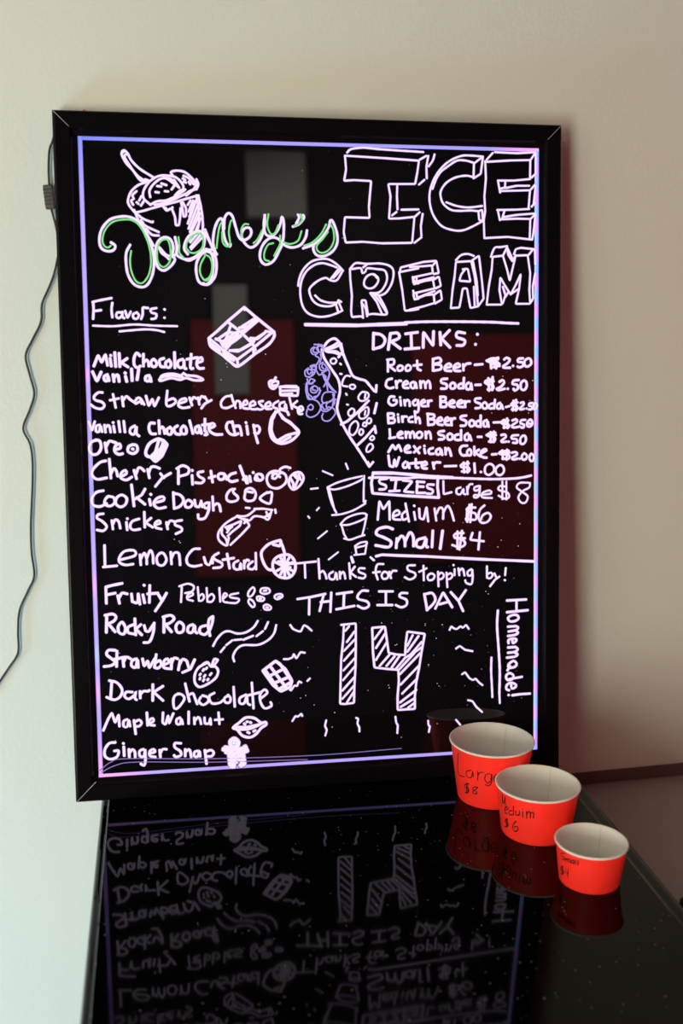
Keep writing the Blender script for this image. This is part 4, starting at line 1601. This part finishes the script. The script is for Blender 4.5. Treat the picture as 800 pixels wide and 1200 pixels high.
def flush():
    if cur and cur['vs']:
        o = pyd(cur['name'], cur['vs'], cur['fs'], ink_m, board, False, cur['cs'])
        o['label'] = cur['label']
for L_ in INK.strip().split('\n') + ['=end|x|1|white']:
    if L_[0] == '=':
        a = L_[1:].split('|')
        if a[0] == '+': cur['w'] = float(a[2]) * .001 * 1.0; continue
        flush()
        cur = dict(name=a[0], label=a[1], w=float(a[2]) * .001 * 1.0, col=a[3], vs=[], fs=[], cs=[])
        continue
    if cur['name'] in ('squiggle_mark', 'ray_mark', 'bubble_mark', 'pebble_mark') and cur['vs']:
        flush(); cur = dict(cur, vs=[], fs=[], cs=[])
    st = L_[0] == '/'
    pts = [Vector((float(q.split(',')[0]) * 1e-4, float(q.split(',')[1]) * 1e-4)) for q in L_.lstrip('/').split()]
    pts = [p for i, p in enumerate(pts) if i == 0 or (p - pts[i - 1]).length > 1e-5]
    if len(pts) < 2: continue
    if not st: pts = catmull(pts, .0016)
    elif len(pts) > 2:      # straight strokes: round each corner a little
        q = [pts[0]]
        for i in range(1, len(pts) - 1):
            a_, b_, c_ = pts[i - 1], pts[i], pts[i + 1]
            ra = min(.0012, (b_ - a_).length * .3); rc = min(.0012, (c_ - b_).length * .3)
            q += [b_ + (a_ - b_).normalized() * ra, b_ + ((a_ - b_).normalized() * ra + (c_ - b_).normalized() * rc) * .25, b_ + (c_ - b_).normalized() * rc]
        pts = q + [pts[-1]]
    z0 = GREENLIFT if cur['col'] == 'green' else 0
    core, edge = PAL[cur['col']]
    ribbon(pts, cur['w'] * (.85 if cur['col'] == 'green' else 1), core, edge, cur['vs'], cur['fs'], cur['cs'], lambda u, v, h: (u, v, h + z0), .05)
# tiny face and buttons on the gingerbread figure, drawn in blue
vs, fs, cs = [], [], []
for a_ in [[(0.1582, 0.0335), (0.1584, 0.0325)], [(0.1613, 0.0333), (0.1615, 0.0323)], [(0.1577, 0.0304), (0.1593, 0.0293), (0.1618, 0.0302)], [(0.1602, 0.0219), (0.1608, 0.0214)], [(0.1621, 0.0163), (0.1625, 0.0158)], [(0.1626, 0.0108), (0.1634, 0.0099)]]:
    ribbon([Vector(p) for p in a_], .0010, (.12, .42, .75), ((.2, .45, .8), (.45, .55, .85)), vs, fs, cs, lambda u, v, h: (u, v, h + .0006))
o = pyd('gingerbread_face', vs, fs, ink_m, board, False, cs); o['label'] = 'tiny blue eyes, smile and buttons on the gingerbread figure'
# thin smeared line just inside the lower edge
vs, fs, cs = [], [], []
for a_ in [[(0.0015, 0.0082), (0.0146, 0.0176), (0.0345, 0.0205), (0.1349, 0.014), (0.2589, 0.0103), (0.3651, 0.0121)], [(0.0034, 0.006), (0.0194, 0.0132), (0.0443, 0.0157), (0.1348, 0.0098), (0.2483, 0.0057)]]:
    ribbon(catmull([Vector((p[0], p[1])) for p in a_], .004), .0013, (.14, .10, .36), ((.08, .05, .22), (.01, .01, .03)), vs, fs, cs, lambda u, v, h: (u, v, h))
o = pyd('ink_smear', vs, fs, ink_m, board, False, cs); o['label'] = 'thin violet smear lines above the lower light strip'
# dust caught in the light
vs, fs, cs = [], [], []
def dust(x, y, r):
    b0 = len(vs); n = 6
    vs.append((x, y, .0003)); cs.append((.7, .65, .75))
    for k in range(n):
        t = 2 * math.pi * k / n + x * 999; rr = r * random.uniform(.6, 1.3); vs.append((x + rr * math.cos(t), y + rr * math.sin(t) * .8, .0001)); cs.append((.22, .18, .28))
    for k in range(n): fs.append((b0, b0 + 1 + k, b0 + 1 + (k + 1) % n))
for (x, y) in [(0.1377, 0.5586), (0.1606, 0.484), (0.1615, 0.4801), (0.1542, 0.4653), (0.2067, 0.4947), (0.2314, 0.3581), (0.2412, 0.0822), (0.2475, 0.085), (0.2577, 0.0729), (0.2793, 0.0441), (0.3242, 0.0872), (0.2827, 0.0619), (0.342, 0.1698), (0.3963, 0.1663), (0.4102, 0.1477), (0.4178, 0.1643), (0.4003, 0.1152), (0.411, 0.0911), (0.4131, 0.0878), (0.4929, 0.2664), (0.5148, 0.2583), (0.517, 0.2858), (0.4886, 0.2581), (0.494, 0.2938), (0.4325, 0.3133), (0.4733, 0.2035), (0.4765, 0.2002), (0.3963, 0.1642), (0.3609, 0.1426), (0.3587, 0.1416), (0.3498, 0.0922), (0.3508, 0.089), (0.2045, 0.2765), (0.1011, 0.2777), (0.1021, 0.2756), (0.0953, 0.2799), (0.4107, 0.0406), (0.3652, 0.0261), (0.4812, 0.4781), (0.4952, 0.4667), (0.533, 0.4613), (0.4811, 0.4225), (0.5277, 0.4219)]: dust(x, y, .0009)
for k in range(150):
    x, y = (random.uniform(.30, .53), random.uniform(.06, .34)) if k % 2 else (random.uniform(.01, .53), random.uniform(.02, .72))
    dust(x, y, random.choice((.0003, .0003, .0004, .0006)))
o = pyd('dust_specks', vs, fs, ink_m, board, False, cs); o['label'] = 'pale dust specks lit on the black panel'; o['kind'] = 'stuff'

# switch, hanging rings and feet
yt = BH + F
boxo('switch_base', .0035, .0185, yt - .0005, yt + .0012, -.016, -.004, plastic_m, board, .0004)
bm = bmesh.new(); V = [bm.verts.new(p) for p in ((.0065, yt + .001, -.0145), (.0135, yt + .001, -.0145), (.0135, yt + .001, -.0055), (.0065, yt + .001, -.0055), (.0068, yt + .0042, -.014), (.0068, yt + .0042, -.006), (.0132, yt + .002, -.014), (.0132, yt + .002, -.006))]
for f in ((0, 1, 2, 3), (4, 5, 7, 6), (0, 3, 5, 4), (1, 6, 7, 2), (0, 4, 6, 1), (3, 2, 7, 5)): bm.faces.new([V[i] for i in f])
o = obj('power_switch', bm, redsw_m, board); o['label'] = 'small red rocker switch on the top edge'
for xr in (.531, .5435):
    vs, fs = tube([Vector((xr + .003 * math.cos(t), yt - .0008 + .0036 * math.sin(t), -.014)) for t in [math.pi * k / 8 for k in range(9)]], .0006, 8, .001)
    pyd('hanging_ring', vs, fs, brass_m, board, True)
for xr in (.004, .536):
    vs, fs = lathe([(0.0001, 0), (.004, 0), (.004, -.0012), (.003, -.0022), (.0001, -.0022)], 20)
    vs = [(xr + x, -F + z + .001, y - .0155) for x, y, z in vs]
    pyd('rubber_foot', vs, fs, foot_m, board, True)

# ------------------------------------------------------------------ power cord on the wall
cord = empty('power_cord', ([(-0.0357, 0.1117, 0.6842), (-0.0333, 0.1118, 0.6729), (-0.0309, 0.1119, 0.6615), (-0.029, 0.1121, 0.6405), (-0.0327, 0.1118, 0.6212), (-0.0371, 0.1116, 0.6066), (-0.0435, 0.1112, 0.592), (-0.051, 0.1107, 0.5753), (-0.0528, 0.1106, 0.5557), (-0.0634, 0.11, 0.535), (-0.072, 0.1094, 0.5162), (-0.0683, 0.1097, 0.4932), (-0.0644, 0.1099, 0.4721), (-0.0702, 0.1096, 0.4529), (-0.079, 0.109, 0.4307), (-0.0721, 0.1094, 0.4122), (-0.0701, 0.1096, 0.3915), (-0.0713, 0.1095, 0.3655), (-0.0735, 0.1093, 0.3394), (-0.076, 0.1092, 0.3079), (-0.0764, 0.1092, 0.278), (-0.0748, 0.1093, 0.2489), (-0.0827, 0.1088, 0.2309), (-0.0939, 0.1081, 0.2064), (-0.0973, 0.1079, 0.1792), (-0.0986, 0.1078, 0.1517), (-0.1107, 0.1071, 0.1325), (-0.1272, 0.1061, 0.108), (-0.1551, 0.1044, 0.0607), (-0.1851, 0.1044, -0.019300000000000005), (-0.21509999999999999, 0.1024, -0.55), (-0.2251, 0.1024, -0.9)][0][0], [(-0.0357, 0.1117, 0.6842), (-0.0333, 0.1118, 0.6729), (-0.0309, 0.1119, 0.6615), (-0.029, 0.1121, 0.6405), (-0.0327, 0.1118, 0.6212), (-0.0371, 0.1116, 0.6066), (-0.0435, 0.1112, 0.592), (-0.051, 0.1107, 0.5753), (-0.0528, 0.1106, 0.5557), (-0.0634, 0.11, 0.535), (-0.072, 0.1094, 0.5162), (-0.0683, 0.1097, 0.4932), (-0.0644, 0.1099, 0.4721), (-0.0702, 0.1096, 0.4529), (-0.079, 0.109, 0.4307), (-0.0721, 0.1094, 0.4122), (-0.0701, 0.1096, 0.3915), (-0.0713, 0.1095, 0.3655), (-0.0735, 0.1093, 0.3394), (-0.076, 0.1092, 0.3079), (-0.0764, 0.1092, 0.278), (-0.0748, 0.1093, 0.2489), (-0.0827, 0.1088, 0.2309), (-0.0939, 0.1081, 0.2064), (-0.0973, 0.1079, 0.1792), (-0.0986, 0.1078, 0.1517), (-0.1107, 0.1071, 0.1325), (-0.1272, 0.1061, 0.108), (-0.1551, 0.1044, 0.0607), (-0.1851, 0.1044, -0.019300000000000005), (-0.21509999999999999, 0.1024, -0.55), (-0.2251, 0.1024, -0.9)][0][1], [(-0.0357, 0.1117, 0.6842), (-0.0333, 0.1118, 0.6729), (-0.0309, 0.1119, 0.6615), (-0.029, 0.1121, 0.6405), (-0.0327, 0.1118, 0.6212), (-0.0371, 0.1116, 0.6066), (-0.0435, 0.1112, 0.592), (-0.051, 0.1107, 0.5753), (-0.0528, 0.1106, 0.5557), (-0.0634, 0.11, 0.535), (-0.072, 0.1094, 0.5162), (-0.0683, 0.1097, 0.4932), (-0.0644, 0.1099, 0.4721), (-0.0702, 0.1096, 0.4529), (-0.079, 0.109, 0.4307), (-0.0721, 0.1094, 0.4122), (-0.0701, 0.1096, 0.3915), (-0.0713, 0.1095, 0.3655), (-0.0735, 0.1093, 0.3394), (-0.076, 0.1092, 0.3079), (-0.0764, 0.1092, 0.278), (-0.0748, 0.1093, 0.2489), (-0.0827, 0.1088, 0.2309), (-0.0939, 0.1081, 0.2064), (-0.0973, 0.1079, 0.1792), (-0.0986, 0.1078, 0.1517), (-0.1107, 0.1071, 0.1325), (-0.1272, 0.1061, 0.108), (-0.1551, 0.1044, 0.0607), (-0.1851, 0.1044, -0.019300000000000005), (-0.21509999999999999, 0.1024, -0.55), (-0.2251, 0.1024, -0.9)][-1][2]), 'thin black power cord with an inline controller, hanging down the wall left of the board', 'cord')
vs, fs = tube([Vector(p) for p in [(-0.024, 0.095, 0.772), (-0.029, 0.106, 0.762), (-0.0316, 0.1119, 0.7563), (-0.0347, 0.1117, 0.7488), (-0.0363, 0.1116, 0.7348), (-0.0369, 0.1116, 0.7199), (-0.0365, 0.1116, 0.7087)]], .0013); rel(pyd('cord', vs, fs, plastic_m, None, True), cord)
vs, fs = tube([Vector(p) for p in [(-0.0357, 0.1117, 0.6842), (-0.0333, 0.1118, 0.6729), (-0.0309, 0.1119, 0.6615), (-0.029, 0.1121, 0.6405), (-0.0327, 0.1118, 0.6212), (-0.0371, 0.1116, 0.6066), (-0.0435, 0.1112, 0.592), (-0.051, 0.1107, 0.5753), (-0.0528, 0.1106, 0.5557), (-0.0634, 0.11, 0.535), (-0.072, 0.1094, 0.5162), (-0.0683, 0.1097, 0.4932), (-0.0644, 0.1099, 0.4721), (-0.0702, 0.1096, 0.4529), (-0.079, 0.109, 0.4307), (-0.0721, 0.1094, 0.4122), (-0.0701, 0.1096, 0.3915), (-0.0713, 0.1095, 0.3655), (-0.0735, 0.1093, 0.3394), (-0.076, 0.1092, 0.3079), (-0.0764, 0.1092, 0.278), (-0.0748, 0.1093, 0.2489), (-0.0827, 0.1088, 0.2309), (-0.0939, 0.1081, 0.2064), (-0.0973, 0.1079, 0.1792), (-0.0986, 0.1078, 0.1517), (-0.1107, 0.1071, 0.1325), (-0.1272, 0.1061, 0.108), (-0.1551, 0.1044, 0.0607), (-0.1851, 0.1044, -0.019300000000000005), (-0.21509999999999999, 0.1024, -0.55), (-0.2251, 0.1024, -0.9)]], .0013); rel(pyd('cord', vs, fs, plastic_m, None, True), cord)
ctl = bpy.data.objects.new('inline_controller', None)
bm = bmesh.new(); box(bm, -.0054, .0054, -.004, .004, -.0135, .0135, .0016, 3)
ctl_mesh = obj('inline_controller', bm, mat('grey_black_controller', (.06, .055, .05), .5, bump=.2, bscale=400)); 
bpy.data.objects.remove(ctl)
ctl_mesh.parent = cord; ctl_mesh.location = Vector((-0.0373, 0.1096, 0.6963)) - cord.location; ctl_mesh.rotation_euler = (0, math.radians(-5), 0)
for k in range(5):
    o = boxo('ridge', -.0056, .0056, -.0046, -.0038, -.0085 + k * .004, -.0067 + k * .004, plastic_m, ctl_mesh, .0003)

# ------------------------------------------------------------------ paper cups
CUPS = {'L': (.4635, -.0518, .0387, .0509, .0732, 'largest red paper cup, priced $8, nearest the black board'),
        'M': (.4907, -.1406, .0390, .0478, .0577, 'medium red paper cup, priced $6, between the other two cups'),
        'S': (.5112, -.2499, .0313, .0378, .0446, 'smallest red paper cup, priced $4, nearest the camera')}
CINK = '''=L|handwritten_word|Large in thin black pen
-1608,647 -1668,373 -1509,363
-1370,493 -1458,456 -1455,393 -1378,393 -1346,487 -1338,411
/-1264,505 -1268,387
-1266,453 -1222,500 -1180,501
-1072,492 -1134,486 -1160,418 -1122,370 -1076,400 -1064,492 -1058,388 -1093,333 -1150,341
-1022,442 -946,455 -977,495 -1024,468 -1020,403 -954,390
=L|handwritten_price|dollar 8 in thin black pen
-1421,299 -1503,270 -1519,224 -1436,230 -1454,181 -1532,150
/-1471,298 -1492,149
/-1447,305 -1461,163
-1271,288 -1336,274 -1355,243 -1289,221 -1307,191 -1359,190 -1350,218 -1271,288
=M|handwritten_word|Meduim in thin black pen
/-1713,352 -1669,505
-1669,505 -1665,430 -1644,410 -1604,506
/-1604,506 -1607,385
-1632,323 -1545,379 -1562,397 -1626,354 -1636,302 -1566,311
-1475,378 -1528,356 -1526,308 -1469,332
/-1449,447 -1452,325
-1408,394 -1411,344 -1360,358 -1346,411
/-1300,415 -1298,342
/-1300,447 -1300,442
/-1245,427 -1239,342
-1239,391 -1213,433 -1191,419 -1184,356
-1185,405 -1160,434 -1144,418 -1141,357
=M|handwritten_price|dollar 6 in thin black pen
-1578,234 -1641,204 -1648,173 -1577,184 -1594,139 -1673,116
/-1610,235 -1627,120
/-1585,244 -1599,134
-1406,265 -1461,212 -1474,159 -1440,125 -1382,161 -1386,204 -1446,180
=S|handwritten_word|Small in thin black pen
-1591,388 -1670,365 -1687,332 -1603,340 -1617,308 -1684,297
/-1576,336 -1576,287
-1573,316 -1537,350 -1523,338 -1522,304
-1519,333 -1493,359 -1475,353 -1477,313
-1415,362 -1452,348 -1454,320 -1416,327 -1408,360 -1405,327
/-1379,372 -1376,321
/-1333,376 -1331,323
=S|handwritten_price|dollar 4 in thin black pen
-1649,216 -1732,185 -1742,155 -1650,171 -1657,137 -1747,108
/-1693,212 -1711,106
/-1661,222 -1676,117
/-1581,210 -1593,165 -1520,187
/-1523,235 -1541,118
'''
cup_roots = {}
for key, (x, y, rb, rt, h, lab) in CUPS.items():
    c = empty('paper_cup', (x, y, 0), lab, 'cup', 'red paper cups on the black counter'); cup_roots[key] = c
    rr = .0013; zt = h - rr
    k_ = (rt - rr - rb) / h
    # red wall: outer skin with a curled foot
    vs, fs = lathe([(rb - .0035, .0035), (rb - .0030, .0006), (rb - .0018, 0), (rb - .0004, .0003), (rb, .0015), (rb + k_ * h * .5, h * .5), (rb + k_ * (zt - .001), zt - .0006)], 96)
    pyd('cup_wall', vs, fs, cupred_m, c, True)
    vs, fs = lathe([(rb + k_ * zt - .0006, zt), (rb + k_ * h * .5 - .0006, h * .5), (rb + k_ * .006 - .0006, .006)], 96)
    o = pyd('inner_wall', vs, fs, cupwhite_m, c, True); o['label'] = 'white inner wall'
    ri = rb + k_ * .006 - .0006
    vs, fs = lathe([(ri, .0056), (ri - .0004, .0048), (.0002, .0046)], 96)
    o = pyd('cup_bottom', vs, fs, cupwhite_m, c, True); o['label'] = 'white cup bottom'
    vs, fs = lathe([(rt - rr + rr * math.cos(a), h - rr + rr * math.sin(a)) for a in [2 * math.pi * i / 12 for i in range(12)]], 96, close=True)
    o = pyd('rolled_rim', vs, fs, cupwhite_m, c, True); o['label'] = 'white rolled rim'
    a = math.radians(52); d = Vector((math.cos(a), math.sin(a), 0)); s = Vector((-math.sin(a), math.cos(a), 0)) * .0006
    p0 = d * (ri - .0003) + Vector((0, 0, .006)); p1 = d * (rb + k_ * zt - .0012) + Vector((0, 0, zt - .001)); dn = -d * .00035
    pyd('paper_seam', [p0 - s, p0 + s + dn, p1 + s + dn, p1 - s, p0 + s * 1.2 , p1 + s * 1.2], [(0, 1, 2, 3), (1, 4, 5, 2)], seam_m, c)
cur = None
def flush2():
    if cur: 
        o = pyd(cur['name'], cur['vs'], cur['fs'], pen_m, cup_roots[cur['key']]); o['label'] = cur['label']
for L_ in CINK.strip().split('\n') + ['=end']:
    if L_[0] == '=':
        flush2()
        if L_ == '=end': break
        a = L_[1:].split('|'); cur = dict(key=a[0], name=a[1], label=a[2], vs=[], fs=[], cs=[]); continue
    x, y, rb, rt, h, _l = CUPS[cur['key']]; k_ = (rt - .0013 - rb) / h; rm = (rb + rt) / 2
    st = L_[0] == '/'
    pts = [Vector((math.radians(float(q.split(',')[0]) / 10) * rm, float(q.split(',')[1]) * 1e-4)) for q in L_.lstrip('/').split()]
    if not st: pts = catmull(pts, .0007)
    def lift(u, v, hh, k_=k_, rb=rb, rm=rm):
        r_ = rb + k_ * v + hh * .5 + .0001; return (r_ * math.cos(u / rm), r_ * math.sin(u / rm), v)
    ribbon(pts, .00125, (0, 0, 0), ((0, 0, 0), (0, 0, 0)), cur['vs'], cur['fs'], cur['cs'], lift)
